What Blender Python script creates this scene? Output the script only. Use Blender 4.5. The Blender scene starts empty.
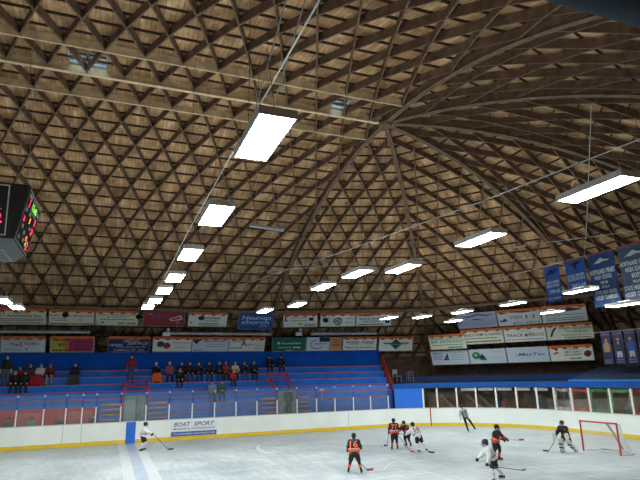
import bpy, math, random
import numpy as np
from mathutils import Vector, Matrix, Euler
random.seed(7)
C = bpy.context.scene.collection
PI = math.pi
# ------------------------------------------------------------------ camera
cd = bpy.data.cameras.new('camera'); cam = bpy.data.objects.new('camera', cd); C.objects.link(cam)
F, PITCH, HEAD, ROLL, EYE = 528.2, 0.2521, 0.376, 0.023, 3.35
cd.sensor_fit = 'HORIZONTAL'; cd.sensor_width = 36.0; cd.lens = F/640*36.0
cd.clip_start = 0.05; cd.clip_end = 400
cam.matrix_world = (Matrix.Translation((0, 0, EYE)) @ Matrix.Rotation(-HEAD, 4, 'Z') @
                    Matrix.Rotation(PI/2+PITCH, 4, 'X') @ Matrix.Rotation(-ROLL, 4, 'Z'))
bpy.context.scene.camera = cam
# ------------------------------------------------------------------ world, exposure
w = bpy.data.worlds.new('world'); bpy.context.scene.world = w; w.use_nodes = True
w.node_tree.nodes['Background'].inputs[0].default_value = (0.55, 0.75, 1.0, 1)
w.node_tree.nodes['Background'].inputs[1].default_value = 3.5
vs = bpy.context.scene.view_settings
vs.view_transform = 'Standard'; vs.look = 'None'; vs.gamma = 1; vs.use_curve_mapping = False
vs.exposure = 0.48
LAMP = 46.0           # radiance of each lit diffuser
UP = 0.42              # brightness of the upward strips added to light the roof, against the diffuser
# ------------------------------------------------------------------ materials
MATS = {}
def mat(name, col, rough=0.6, metal=0.0, noise=0.0, scale=6.0, emit=0.0, alpha=1.0, spec=0.4, bump=0.0):
    if name in MATS: return MATS[name]
    m = bpy.data.materials.new(name); m.use_nodes = True
    nt = m.node_tree; b = nt.nodes['Principled BSDF']
    c = (*col, 1)
    b.inputs['Base Color'].default_value = c
    b.inputs['Roughness'].default_value = rough
    b.inputs['Metallic'].default_value = metal
    b.inputs['Specular IOR Level'].default_value = spec
    if noise > 0 or bump > 0:
        tc = nt.nodes.new('ShaderNodeTexCoord'); n = nt.nodes.new('ShaderNodeTexNoise')
        n.inputs['Scale'].default_value = scale; n.inputs['Detail'].default_value = 4
        nt.links.new(tc.outputs['Object'], n.inputs['Vector'])
        if noise > 0:
            r = nt.nodes.new('ShaderNodeValToRGB')
            r.color_ramp.elements[0].position = 0.3; r.color_ramp.elements[1].position = 0.7
            r.color_ramp.elements[0].color = tuple(v*(1-noise) for v in col)+(1,)
            r.color_ramp.elements[1].color = tuple(min(1, v*(1+noise)) for v in col)+(1,)
            nt.links.new(n.outputs['Fac'], r.inputs['Fac']); nt.links.new(r.outputs['Color'], b.inputs['Base Color'])
        if bump > 0:
            bp = nt.nodes.new('ShaderNodeBump'); bp.inputs['Strength'].default_value = bump; bp.inputs['Distance'].default_value = 0.02
            nt.links.new(n.outputs['Fac'], bp.inputs['Height']); nt.links.new(bp.outputs['Normal'], b.inputs['Normal'])
    if emit > 0:
        b.inputs['Emission Color'].default_value = c; b.inputs['Emission Strength'].default_value = emit
    MATS[name] = m
    return m
def s2l(r, g, b):
    f = lambda v: ((v/255+0.055)/1.055)**2.4 if v > 10 else v/255/12.92
    return (f(r), f(g), f(b))
def cm(r, g, b, rough=0.6, **k):      # paint or cloth by its sRGB colour
    return mat('colour_%d_%d_%d_%d' % (r, g, b, int(rough*100)), s2l(r, g, b), rough, **k)
def deck_material():
    m = bpy.data.materials.new('roof_boards'); m.use_nodes = True; nt = m.node_tree; L = nt.links.new
    b = nt.nodes['Principled BSDF']; b.inputs['Roughness'].default_value = 0.8; b.inputs['Specular IOR Level'].default_value = 0.2
    uv = nt.nodes.new('ShaderNodeUVMap'); sp = nt.nodes.new('ShaderNodeSeparateXYZ'); cb = nt.nodes.new('ShaderNodeCombineXYZ')
    L(uv.outputs[0], sp.inputs[0]); L(sp.outputs[1], cb.inputs[0]); L(sp.outputs[0], cb.inputs[1])
    br = nt.nodes.new('ShaderNodeTexBrick'); L(cb.outputs[0], br.inputs['Vector'])
    br.inputs['Scale'].default_value = 1.0; br.inputs['Brick Width'].default_value = 1.737; br.inputs['Row Height'].default_value = 0.17
    br.inputs['Mortar Size'].default_value = 0.006; br.inputs['Mortar Smooth'].default_value = 0.3
    br.inputs['Color1'].default_value = (0.46, 0.305, 0.17, 1); br.inputs['Color2'].default_value = (0.72, 0.53, 0.33, 1)
    br.inputs['Mortar'].default_value = (0.12, 0.08, 0.05, 1)
    n = nt.nodes.new('ShaderNodeTexNoise'); n.inputs['Scale'].default_value = 0.9; n.inputs['Detail'].default_value = 6
    L(uv.outputs[0], n.inputs['Vector'])
    n2 = nt.nodes.new('ShaderNodeTexNoise'); n2.inputs['Scale'].default_value = 5; n2.inputs['Detail'].default_value = 5
    mp = nt.nodes.new('ShaderNodeMapping'); mp.inputs['Scale'].default_value = (3.0, 0.35, 1); L(uv.outputs[0], mp.inputs[0]); L(mp.outputs[0], n2.inputs['Vector'])
    r = nt.nodes.new('ShaderNodeValToRGB'); r.color_ramp.elements[0].position = 0.33; r.color_ramp.elements[1].position = 0.66
    r.color_ramp.elements[0].color = (0.52, 0.44, 0.38, 1); r.color_ramp.elements[1].color = (1.2, 1.14, 1.05, 1)
    L(n.outputs['Fac'], r.inputs['Fac'])
    r2 = nt.nodes.new('ShaderNodeValToRGB'); r2.color_ramp.elements[0].position = 0.3; r2.color_ramp.elements[1].position = 0.7
    r2.color_ramp.elements[0].color = (0.72, 0.68, 0.64, 1); r2.color_ramp.elements[1].color = (1.12, 1.12, 1.12, 1)
    L(n2.outputs['Fac'], r2.inputs['Fac'])
    x = nt.nodes.new('ShaderNodeMixRGB'); x.blend_type = 'MULTIPLY'; x.inputs[0].default_value = 1
    L(br.outputs['Color'], x.inputs[1]); L(r.outputs['Color'], x.inputs[2])
    y = nt.nodes.new('ShaderNodeMixRGB'); y.blend_type = 'MULTIPLY'; y.inputs[0].default_value = 1
    L(x.outputs[0], y.inputs[1]); L(r2.outputs['Color'], y.inputs[2]); L(y.outputs[0], b.inputs['Base Color'])
    return m
def ice_material():
    m = bpy.data.materials.new('ice'); m.use_nodes = True; nt = m.node_tree; L = nt.links.new
    b = nt.nodes['Principled BSDF']
    tc = nt.nodes.new('ShaderNodeTexCoord')
    def nz(scale, sx, sy, det=6, rot=0):
        mp = nt.nodes.new('ShaderNodeMapping'); mp.inputs['Scale'].default_value = (sx, sy, 1); mp.inputs['Rotation'].default_value = (0, 0, rot)
        n = nt.nodes.new('ShaderNodeTexNoise'); n.inputs['Scale'].default_value = scale; n.inputs['Detail'].default_value = det; n.inputs['Distortion'].default_value = 0.6
        L(tc.outputs['Object'], mp.inputs[0]); L(mp.outputs[0], n.inputs['Vector']); return n
    a = nz(0.35, 1, 1); s1 = nz(2.2, 0.25, 2.2, 8, 0.5); s2 = nz(2.6, 2.0, 0.3, 8, 0.25)
    mx = nt.nodes.new('ShaderNodeMath'); mx.operation = 'ADD'; L(s1.outputs['Fac'], mx.inputs[0]); L(s2.outputs['Fac'], mx.inputs[1])
    m2 = nt.nodes.new('ShaderNodeMath'); m2.operation = 'ADD'; L(mx.outputs[0], m2.inputs[0]); L(a.outputs['Fac'], m2.inputs[1])
    m3 = nt.nodes.new('ShaderNodeMath'); m3.operation = 'MULTIPLY'; L(m2.outputs[0], m3.inputs[0]); m3.inputs[1].default_value = 0.3333
    r = nt.nodes.new('ShaderNodeValToRGB'); r.color_ramp.elements[0].position = 0.40; r.color_ramp.elements[1].position = 0.62
    r.color_ramp.elements[0].color = (0.34, 0.405, 0.435, 1); r.color_ramp.elements[1].color = (0.60, 0.665, 0.70, 1)
    L(m3.outputs[0], r.inputs['Fac']); L(r.outputs['Color'], b.inputs['Base Color'])
    rr = nt.nodes.new('ShaderNodeMapRange'); rr.inputs[1].default_value = 0.4; rr.inputs[2].default_value = 0.6
    rr.inputs[3].default_value = 0.28; rr.inputs[4].default_value = 0.5
    L(m3.outputs[0], rr.inputs[0]); L(rr.outputs[0], b.inputs['Roughness'])
    b.inputs['IOR'].default_value = 1.31
    return m
def glass_material(tint=(0.93, 0.96, 0.97), haze=0.10):
    m = bpy.data.materials.new('rink_glass'); m.use_nodes = True; nt = m.node_tree; L = nt.links.new
    nt.nodes.remove(nt.nodes['Principled BSDF']); out = nt.nodes['Material Output']
    t = nt.nodes.new('ShaderNodeBsdfTransparent'); t.inputs[0].default_value = (*tint, 1)
    g = nt.nodes.new('ShaderNodeBsdfGlossy'); g.inputs['Roughness'].default_value = 0.03
    d = nt.nodes.new('ShaderNodeBsdfDiffuse'); d.inputs[0].default_value = (0.7, 0.76, 0.8, 1)
    fr = nt.nodes.new('ShaderNodeFresnel'); fr.inputs[0].default_value = 1.4
    a = nt.nodes.new('ShaderNodeMixShader'); L(fr.outputs[0], a.inputs[0]); L(t.outputs[0], a.inputs[1]); L(g.outputs[0], a.inputs[2])
    b = nt.nodes.new('ShaderNodeMixShader'); b.inputs[0].default_value = haze; L(a.outputs[0], b.inputs[1]); L(d.outputs[0], b.inputs[2])
    L(b.outputs[0], out.inputs[0]); return m
M = dict(
 deck=deck_material(), ice=ice_material(), glass=glass_material(haze=0.06), glass2=glass_material((0.95, 0.95, 0.93), 0.0),
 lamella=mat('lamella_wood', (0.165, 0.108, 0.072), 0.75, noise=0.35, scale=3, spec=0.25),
 beam=mat('beam_wood', (0.74, 0.60, 0.38), 0.65, noise=0.25, scale=3, spec=0.3),
 eave=mat('eave_wood', (0.24, 0.17, 0.11), 0.7, noise=0.3, scale=2),
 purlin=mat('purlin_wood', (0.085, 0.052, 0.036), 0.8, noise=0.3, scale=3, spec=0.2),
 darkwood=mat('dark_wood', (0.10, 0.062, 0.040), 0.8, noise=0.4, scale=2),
 brown=mat('brown_panel', (0.52, 0.29, 0.17), 0.8, noise=0.35, scale=1.2),
 tan=mat('tan_panel', (0.75, 0.54, 0.34), 0.8, noise=0.25, scale=1.2),
 board=mat('board_white', (0.86, 0.92, 0.885), 0.35, noise=0.05, scale=0.8),
 yellow=mat('kick_yellow', (0.80, 0.55, 0.03), 0.4, noise=0.08, scale=2),
 blue=mat('bleacher_blue', (0.010, 0.165, 0.66), 0.6, spec=.2, noise=0.15, scale=1.5),
 blue2=mat('bright_blue', (0.02, 0.16, 0.68), 0.4, noise=0.06, scale=2),
 wallblue=mat('wall_blue', (0.002, 0.085, 0.48), 0.7, spec=.12, noise=0.15, scale=1.0),
 deckblue=mat('deck_blue', (0.009, 0.025, 0.06), 0.7, noise=0.2, scale=1.0),
 red=mat('red_paint', (0.50, 0.030, 0.035), 0.5, noise=0.15, scale=4),
 redtrim=mat('red_edge', (0.42, 0.10, 0.12), 0.5, noise=0.2, scale=4),
 redwall=mat('red_panel', (0.62, 0.018, 0.035), 0.5, noise=0.12, scale=2),
 orange=mat('orange_strip', (0.72, 0.17, 0.04), 0.6, noise=0.15, scale=6),
 steel=mat('galvanised_steel', (0.42, 0.43, 0.42), 0.45, metal=0.6, noise=0.2, scale=3),
 white=mat('white_paint', (0.80, 0.81, 0.80), 0.5),
 grey=mat('grey_paint', (0.33, 0.36, 0.36), 0.6, noise=0.15, scale=3),
 black=mat('black_paint', (0.012, 0.013, 0.015), 0.45),
 concrete=mat('concrete', (0.22, 0.21, 0.20), 0.85, noise=0.2, scale=1.5),
 diff=mat('lit_diffuser', (0.96, 1.0, 0.97), 0.5, emit=LAMP),
 added_up=mat('added_roof_glow', (1.0, 0.93, 0.82), 0.5, emit=LAMP*UP),  # emission of the strips added to brighten the roof
 deadtube=mat('unlit_tube', (0.62, 0.66, 0.68), 0.35),
 skin=mat('skin', (0.62, 0.36, 0.26), 0.55), eye=mat('eye_dark', (0.03, 0.02, 0.02), 0.4), lip=mat('lip', (0.40, 0.13, 0.11), 0.5),
)
# ------------------------------------------------------------------ mesh helpers
class MB:
    def __init__(s): s.v = []; s.f = []; s.uv = []
    def quad(s, pts, uv=None):
        i = len(s.v); s.v += [tuple(p) for p in pts]; s.f.append(tuple(range(i, i+len(pts)))); s.uv.append(uv)
        return s
    def hexa(s, p):      # p: 8 points, bottom 4 then top 4
        i = len(s.v); s.v += [tuple(q) for q in p]
        for f in ((0, 3, 2, 1), (4, 5, 6, 7), (0, 1, 5, 4), (1, 2, 6, 5), (2, 3, 7, 6), (3, 0, 4, 7)):
            s.f.append(tuple(i+k for k in f)); s.uv.append(None)
        return s
    def box(s, x0, x1, y0, y1, z0, z1):
        return s.hexa([(x0, y0, z0), (x1, y0, z0), (x1, y1, z0), (x0, y1, z0), (x0, y0, z1), (x1, y0, z1), (x1, y1, z1), (x0, y1, z1)])
    def bar(s, a, b, w, h, up=(0, 0, 1)):
        a = Vector(a); b = Vector(b); d = (b-a).normalized(); u = Vector(up)
        if abs(d.dot(u)) > 0.98: u = Vector((0, 1, 0))
        sd = d.cross(u).normalized(); u = sd.cross(d).normalized()
        sd *= w/2; u *= h/2
        return s.hexa([a-sd-u, a+sd-u, b+sd-u, b-sd-u, a-sd+u, a+sd+u, b+sd+u, b-sd+u])
    def tube(s, pts, r, n=8, r2=None):
        pts = [Vector(p) for p in pts]; m = len(pts); i0 = len(s.v)
        for k, p in enumerate(pts):
            d = (pts[min(k+1, m-1)]-pts[max(k-1, 0)]).normalized()
            u = Vector((0, 0, 1)) if abs(d.z) < 0.95 else Vector((0, 1, 0))
            a = d.cross(u).normalized(); b = a.cross(d).normalized()
            rr = r if r2 is None else r+(r2-r)*k/max(1, m-1)
            for j in range(n):
                t = 2*PI*j/n; s.v.append(tuple(p+a*math.cos(t)*rr+b*math.sin(t)*rr))
        for k in range(m-1):
            for j in range(n):
                s.f.append((i0+k*n+j, i0+k*n+(j+1) % n, i0+(k+1)*n+(j+1) % n, i0+(k+1)*n+j)); s.uv.append(None)
        s.f.append(tuple(i0+j for j in range(n))[::-1]); s.f.append(tuple(i0+(m-1)*n+j for j in range(n))); s.uv += [None, None]
        return s
    def lathe(s, prof, n=20, axis='z', c=(0, 0, 0)):
        i0 = len(s.v)
        for (r, z) in prof:
            for j in range(n):
                t = 2*PI*j/n; p = (r*math.cos(t), r*math.sin(t), z)
                if axis == 'y': p = (p[0], p[2], p[1])
                s.v.append((p[0]+c[0], p[1]+c[1], p[2]+c[2]))
        for k in range(len(prof)-1):
            for j in range(n):
                s.f.append((i0+k*n+j, i0+k*n+(j+1) % n, i0+(k+1)*n+(j+1) % n, i0+(k+1)*n+j)); s.uv.append(None)
        return s
    def poly(s, pts, z0, z1, plane='xy'):     # extruded outline
        n = len(pts); i = len(s.v)
        for z in (z0, z1):
            for p in pts: s.v.append((p[0], p[1], z) if plane == 'xy' else (p[0], z, p[1]))
        s.f.append(tuple(range(i, i+n))[::-1]); s.f.append(tuple(range(i+n, i+2*n))); s.uv += [None, None]
        for k in range(n):
            s.f.append((i+k, i+(k+1) % n, i+n+(k+1) % n, i+n+k)); s.uv.append(None)
        return s
    def mesh(s, name, m=None, smooth=False):
        me = bpy.data.meshes.new(name); me.from_pydata(s.v, [], s.f)
        if any(u for u in s.uv):
            l = me.uv_layers.new(name='UVMap'); k = 0
            for f, u in zip(s.f, s.uv):
                for j in range(len(f)):
                    if u: l.data[k].uv = u[j]
                    k += 1
        if m: me.materials.append(m)
        if smooth: me.shade_smooth()
        me.validate(); return me
    def build(s, name, m, parent=None, smooth=False):
        o = bpy.data.objects.new(name, s.mesh(name, m, smooth)); C.objects.link(o)
        if parent: o.parent = parent
        return o
def tag(o, label=None, cat=None, group=None, kind=None):
    if label: o['label'] = label
    if cat: o['category'] = cat
    if group: o['group'] = group
    if kind: o['kind'] = kind
    return o
def empty(name, loc=(0, 0, 0), rz=0.0, label=None, cat=None, group=None, kind=None):
    o = bpy.data.objects.new(name, None); C.objects.link(o); o.location = loc; o.rotation_euler = (0, 0, rz); o.empty_display_size = 0.2
    return tag(o, label, cat, group, kind)
def copy_tree(o, parent=None):
    c = o.copy(); C.objects.link(c); c.parent = parent
    for ch in [x for x in C.objects if x.parent == o]: copy_tree(ch, c)
    return c
def lettering(text, m, parent, x0, x1, y0, y1, z=0.03, name='lettering', shear=0.0, plane='xy'):
    """real raised letters, fitted to a rectangle in the parent's own plane; one piece per word"""
    ws = text.split()
    if len(ws) > 1:
        tot = sum(len(q) for q in ws)+.8*(len(ws)-1); x = x0; o = None
        for q in ws:
            wd = (x1-x0)*len(q)/tot; o = lettering(q, m, parent, x, x+wd, y0, y1, z, name, shear, plane); x += wd+(x1-x0)*.8/tot
        return o
    cu = bpy.data.curves.new('t', 'FONT'); cu.body = text; cu.resolution_u = 2; cu.align_x = 'CENTER'; cu.shear = shear; cu.offset = 0.012
    to = bpy.data.objects.new('t', cu); C.objects.link(to)
    dg = bpy.context.evaluated_depsgraph_get(); me = bpy.data.meshes.new_from_object(to.evaluated_get(dg))
    bpy.data.objects.remove(to); bpy.data.curves.remove(cu)
    n = len(me.vertices)
    if n == 0: return None
    co = np.empty(n*3); me.vertices.foreach_get('co', co); co = co.reshape(-1, 3)
    a = co.min(0); b = co.max(0)
    q = np.empty_like(co)
    u = x0+(co[:, 0]-a[0])/(b[0]-a[0])*(x1-x0); v = y0+(co[:, 1]-a[1])/(b[1]-a[1])*(y1-y0)
    if plane == 'xy': q[:, 0] = u; q[:, 1] = v; q[:, 2] = z
    else: q[:, 0] = u; q[:, 1] = z; q[:, 2] = v
    me.vertices.foreach_set('co', q.ravel()); me.materials.clear(); me.materials.append(m)
    me.name = name
    o = bpy.data.objects.new(name, me); C.objects.link(o); o.parent = parent
    return o

# ------------------------------------------------------------------ the roof: a timber lamella vault ending in a half decagon
Y0, Z0, R, ST, XA = 19.33, 14.44, 27.76, 0.06257, 10.95
CW = 1.3; OFFE = -0.1788*CW; OFFO = 0.3212*CW
KM = 14; XL = -34.0
C18 = math.cos(PI/10); S18 = math.sin(PI/10)
def barrel(a, th, off=0.0): return Vector((a, Y0+(R+off)*math.sin(th), Z0-R+(R+off)*math.cos(th)))
def facet(az, a, th, off=0.0):
    d = C18*(R+off)*math.sin(th); n = (math.cos(az), math.sin(az))
    return Vector((XA+n[0]*d-n[1]*a, Y0+n[1]*d+n[0]*a, Z0-R+(R+off)*math.cos(th)))
AZ = [math.radians(v) for v in (72, 36, 0, -36, -72)]
def view_rank(p):    # apparent size of a one metre piece at p, 0 when out of view
    r = p.x*math.cos(HEAD)-p.y*math.sin(HEAD); fw = p.x*math.sin(HEAD)+p.y*math.cos(HEAD); U = p.z-EYE
    z = fw*math.cos(PITCH)+U*math.sin(PITCH); v = -fw*math.sin(PITCH)+U*math.cos(PITCH)
    if z < 0.5: return 0
    if abs(F*r/z) > 335 or abs(F*v/z) > 250: return 0
    return 1/z
ceil_mb = MB()
SKY = {(-2, 12), (-1, 12)}
def in_sky(x, y): return (-1.9 < x < -0.6 and 18.4 < y < 19.3) or (8.2 < x < 8.9 and 18.4 < y < 19.3)
xs = list(np.arange(XL, XA-0.3, 0.65))+[XA]
hk = 2*KM
skyq = []
for j in range(-hk, hk):
    t0, t1 = j*ST/2, (j+1)*ST/2
    for i in range(len(xs)-1):
        p = [barrel(xs[i], t0, .36), barrel(xs[i+1], t0, .36), barrel(xs[i+1], t1, .36), barrel(xs[i], t1, .36)]
        cx, cy = (p[0].x+p[1].x)/2, (p[0].y+p[2].y)/2
        if in_sky(cx, cy): skyq.append(p); continue
        ceil_mb.quad(p, [(xs[i], t0*R), (xs[i+1], t0*R), (xs[i+1], t1*R), (xs[i], t1*R)])
for fi, az in enumerate(AZ):
    for j in range(0, hk):
        t0, t1 = j*ST/2, (j+1)*ST/2
        w0 = S18*(R+.36)*math.sin(t0); w1 = S18*(R+.36)*math.sin(t1); o = 50+fi*30
        ceil_mb.quad([facet(az, w0, t0, .36), facet(az, -w0, t0, .36), facet(az, -w1, t1, .36), facet(az, w1, t1, .36)],
                     [(o+w0, t0*R), (o-w0, t0*R), (o-w1, t1*R), (o+w1, t1*R)])
ceiling = ceil_mb.build('ceiling', M['deck']); tag(ceiling, 'vaulted timber lamella roof of brown boards and crossing ribs over the rink', 'roof', kind='structure')
for n, p in enumerate(skyq):
    c = sum((q for q in p), Vector())/4
sk = [q for q in skyq]
for grp in (lambda c: c.x < 3, lambda c: c.x >= 3):
    mb = MB(); fr = MB()
    for p in sk:
        c = (p[0]+p[2])/2
        if grp(c):
            mb.quad([q+Vector((0, 0, .05)) for q in p])
            fr.bar(p[0], p[1], .05, .08); fr.bar(p[3], p[2], .05, .08); fr.bar(p[0], p[3], .05, .08); fr.bar(p[1], p[2], .05, .08)
    if mb.v:
        o = mb.build('skylight', M['glass2'], ceiling); fr.build('skylight_frame', M['grey'], o)
pieces = []      # (rank, name, verts)
def lam_piece(pts, thick=0.055, d0=0.0, d1=0.30):
    """pts: [(inner, outer)] points along the rib"""
    mb = MB()
    for (a0, a1), (b0, b1) in zip(pts[:-1], pts[1:]):
        d = (b0-a0).normalized(); n = (a1-a0).normalized(); s = d.cross(n).normalized()*thick/2
        e = d*0.0
        mb.hexa([a0-s, a0+s, b0+s, b0-s, a1-s, a1+s, b1+s, b1-s])
    return mb
lam = []
D = 0.30
def node_x(k, i): return CW*i+(OFFE if k % 2 == 0 else OFFO)
i0, i1 = int(XL/CW)-1, int(XA/CW)+2
for k in range(-KM, KM):
    for i in range(i0, i1+1):
        a = node_x(k, i)
        for sgn in (-1, 1):
            if (k % 2 == 0) != (sgn > 0): continue        # each lamella spans two bays
            pts = []
            for q in range(3):
                kk = k+q
                if kk > KM: break
                x = a+sgn*q*CW/2
                x = x
                pts.append((x, kk*ST))
            # clip at the ends of the barrel
            cl = []
            for (x, t) in pts: cl.append((x, t))
            out = []
            for (xa, ta), (xb, tb) in zip(cl[:-1], cl[1:]):
                lo, hi = 0.0, 1.0
                if xa > XA and xb > XA or xa < XL and xb < XL: continue
                if xb > XA: hi = (XA-xa)/(xb-xa)
                if xa > XA: lo = (XA-xa)/(xb-xa)
                out.append((xa+(xb-xa)*lo, ta+(tb-ta)*lo, xa+(xb-xa)*hi, ta+(tb-ta)*hi))
            if not out: continue
            mb = MB()
            sh = 0.03*sgn
            for (xa, ta, xb, tb) in out:
                m_ = lam_piece([(barrel(xa+sh, ta), barrel(xa+sh, ta, D)), (barrel(xb+sh, tb), barrel(xb+sh, tb, D))])
                o = len(mb.v); mb.v += m_.v; mb.f += [tuple(o+z for z in f) for f in m_.f]; mb.uv += m_.uv
            lam.append((view_rank(Vector(mb.v[0])), mb))
for az in AZ:
    for k in range(0, KM):
        t0, t1 = k*ST, (k+1)*ST
        w0 = S18*R*math.sin(t0); w1 = S18*R*math.sin(t1)
        n = int(w1/CW)+2
        for i in range(-n, n+1):
            for sgn in (-1, 1):
                if (k % 2 == 0) != (sgn > 0) and k > 0: continue
                mb = MB()
                for q in range(1 if k == 0 and sgn < 0 else 2):
                    kk = k+q
                    if kk >= KM: break
                    ta, tb = kk*ST, (kk+1)*ST
                    aa = CW*i+(0 if k % 2 == 0 else CW/2)+sgn*q*CW/2; ab = aa+sgn*CW/2
                    wa = S18*R*math.sin(ta); wb = S18*R*math.sin(tb)
                    f0 = abs(aa)-wa; f1 = abs(ab)-wb
                    if f0 > 0 and f1 > 0: continue
                    lo, hi = 0.0, 1.0
                    if f0 > 0: lo = f0/(f0-f1)
                    if f1 > 0: hi = f0/(f0-f1)
                    if hi-lo < 0.03: continue
                    pa = (aa+(ab-aa)*lo, ta+(tb-ta)*lo); pb = (aa+(ab-aa)*hi, ta+(tb-ta)*hi)
                    m_ = lam_piece([(facet(az, pa[0], pa[1]), facet(az, pa[0], pa[1], D)), (facet(az, pb[0], pb[1]), facet(az, pb[0], pb[1], D))])
                    o = len(mb.v); mb.v += m_.v; mb.f += [tuple(o+z for z in f) for f in m_.f]; mb.uv += m_.uv
                if mb.v: lam.append((view_rank(Vector(mb.v[0])), mb))
def emit_parts(lst, name, m, parent, limit=100):
    lst.sort(key=lambda q: -q[0])
    for r, mb in lst[:limit]: mb.build(name, m, parent)
    rest = MB()
    for r, mb in lst[limit:]:
        o = len(rest.v); rest.v += mb.v; rest.f += [tuple(o+z for z in f) for f in mb.f]; rest.uv += mb.uv
    if rest.v: tag(rest.build(name, m, parent), kind='stuff')
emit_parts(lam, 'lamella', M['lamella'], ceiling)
pur = []
for j in range(-hk, hk+1):
    t = j*ST/2+ST/4
    if j == hk: continue
    mb = MB(); 
    x = XL
    a, b = barrel(XL, t, .275), barrel(XA, t, .275); a1, b1 = barrel(XL, t, .355), barrel(XA, t, .355)
    mb = lam_piece([(a, a1), (b, b1)], 0.05); pur.append((view_rank(barrel(3, t)), mb))
for az in AZ:
    for j in range(1, hk):
        t = j*ST/2+ST/4; w_ = S18*R*math.sin(t)
        mb = lam_piece([(facet(az, -w_, t, .275), facet(az, -w_, t, .355)), (facet(az, w_, t, .275), facet(az, w_, t, .355))], 0.05)
        pur.append((view_rank(facet(az, 0, t)), mb))
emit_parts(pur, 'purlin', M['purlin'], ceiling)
for k in (-1, 0, 1):          # ridge beams
    mb = lam_piece([(barrel(XL, k*ST, -.02), barrel(XL, k*ST, .27)), (barrel(XA+.1, k*ST, -.02), barrel(XA+.1, k*ST, .27))], 0.07)
    if k == 0:
        mb = MB(); mb.bar(barrel(XL, 0, -.05), barrel(XA+.4, 0, -.05), .16, .05); mb.bar(barrel(XL, 0, .1), barrel(XA, 0, .1), .06, .28)
    mb.build('ridge_beam', M['beam'], ceiling)
for az in [math.radians(v) for v in (90, 54, 18, -18, -54, -90)]:       # hip ribs
    pts = []
    for j in range(0, KM*2+1):
        t = j*ST/2; f = lambda off: Vector((XA+math.cos(az)*(R+off)*math.sin(t), Y0+math.sin(az)*(R+off)*math.sin(t), Z0-R+(R+off)*math.cos(t)))
        pts.append((f(-.06), f(.30)))
    hr = lam_piece(pts, 0.16).build('hip_rafter', M['lamella'], ceiling)
    cp = MB(); s = Vector((-math.sin(az), math.cos(az), 0))*.09
    for sg in (-1, 1): cp.tube([p[0]+s*sg for p in pts], .022, 6)
    cp.build('tie_rod', M['eave'], hr)
hub = MB(); hub.lathe([(0.02, -.22), (.3, -.2), (.36, -.05), (.3, .1), (.02, .12)], 10, c=(XA, Y0, Z0)); hub.build('hub', M['lamella'], ceiling)
def ring_pt(az_deg, rr, z): a = math.radians(az_deg); return Vector((XA+rr*math.cos(a), Y0+rr*math.sin(a), z))
# eave beam hung below the lattice, round the vault
RE = 17.85; ZE = 7.92
pth = [Vector((XL, Y0+RE, ZE))]+[ring_pt(a, RE, ZE) for a in (90, 54, 18, -18, -54, -90)]+[Vector((XL, Y0-RE, ZE))]
for n, (a, b) in enumerate(zip(pth[:-1], pth[1:])):
    MB().bar(a, b, .16, .2).build('eave_beam', M['eave'], ceiling)
    d = (b-a).normalized(); nrm = Vector((-d.y, d.x, 0)); 
    if nrm.dot(Vector((XA if n else a.x+1, Y0, 0))-Vector((a.x, a.y, 0))) < 0: nrm = -nrm
# outer walls below the springing, floor
THM = KM*ST
ZS = Z0-R+(R+.36)*math.cos(THM); RS = (R+.36)*math.sin(THM)
def wall(name, a, b, z1):
    o = MB().bar(Vector((a[0], a[1], z1/2)), Vector((b[0], b[1], z1/2)), .2, z1).build(name, M['darkwood']); tag(o, kind='structure')
wall('wall_far', (XL, Y0+RS), (XA, Y0+RS), ZS)
wall('wall_near', (XL, Y0-RS), (XA, Y0-RS), ZS)
hp = [ring_pt(a, RS, 0) for a in (90, 54, 18, -18, -54, -90)]
for n, nm in enumerate(('wall_far_right', 'wall_right_back', 'wall_right', 'wall_right_front', 'wall_near_right')): wall(nm, hp[n], hp[n+1], ZS)
o = MB().poly([(Y0+(R+.36)*math.sin(j*ST), Z0-R+(R+.36)*math.cos(j*ST)) for j in range(-KM, KM+1)]+[(Y0+RS, 0), (Y0-RS, 0)], 0, .2)
o.v = [(XL-v[2], v[0], v[1]) for v in o.v]; tag(o.build('wall_left', M['darkwood']), kind='structure')
fl = MB().poly([(XL, Y0-RS), (XA, Y0-RS)]+[(p.x, p.y) for p in hp[::-1]]+[(XL, Y0+RS)], -.35, -.05).build('floor', M['concrete']); tag(fl, kind='structure')

# ------------------------------------------------------------------ ice sheet and dasher boards
BY, BX, BR = 32.6, 24.4, 8.2
CXB, CYB = BX-BR, BY-BR
def bpath(s):   # s = X along the far boards, then round the corner; returns point and outward normal
    if s <= CXB: return Vector((s, BY, 0)), Vector((0, 1, 0))
    a = (s-CXB)/BR
    if a <= PI/2: return Vector((CXB+BR*math.sin(a), CYB+BR*math.cos(a), 0)), Vector((math.sin(a), math.cos(a), 0))
    L = s-CXB-BR*PI/2
    YB2 = 6.4+BR
    if CYB-L >= YB2: return Vector((BX, CYB-L, 0)), Vector((1, 0, 0))
    L2 = L-(CYB-YB2); a = L2/BR
    if a <= PI/2: return Vector((CXB+BR*math.cos(a), YB2-BR*math.sin(a), 0)), Vector((math.cos(a), -math.sin(a), 0))
    return Vector((CXB-(L2-BR*PI/2), 6.4, 0)), Vector((0, -1, 0))
SEND = CXB+BR*PI/2+(CYB-14.6)+BR*PI/2+48
svals = [-32+0.5*i for i in range(int((SEND+32)/0.5))]
pl = [bpath(s)[0] for s in svals]
ice = MB().poly([(p.x, p.y) for p in pl][::-1], -.05, 0.0).build('floor', M['ice']); tag(ice, kind='structure')
def strip(y, x0, x1, wid, m, z=.003, name='line', along='y'):
    mb = MB()
    if along == 'y': mb.box(y-wid/2, y+wid/2, x0, x1, .0005, z)
    return mb.build(name, m, ice)
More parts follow.
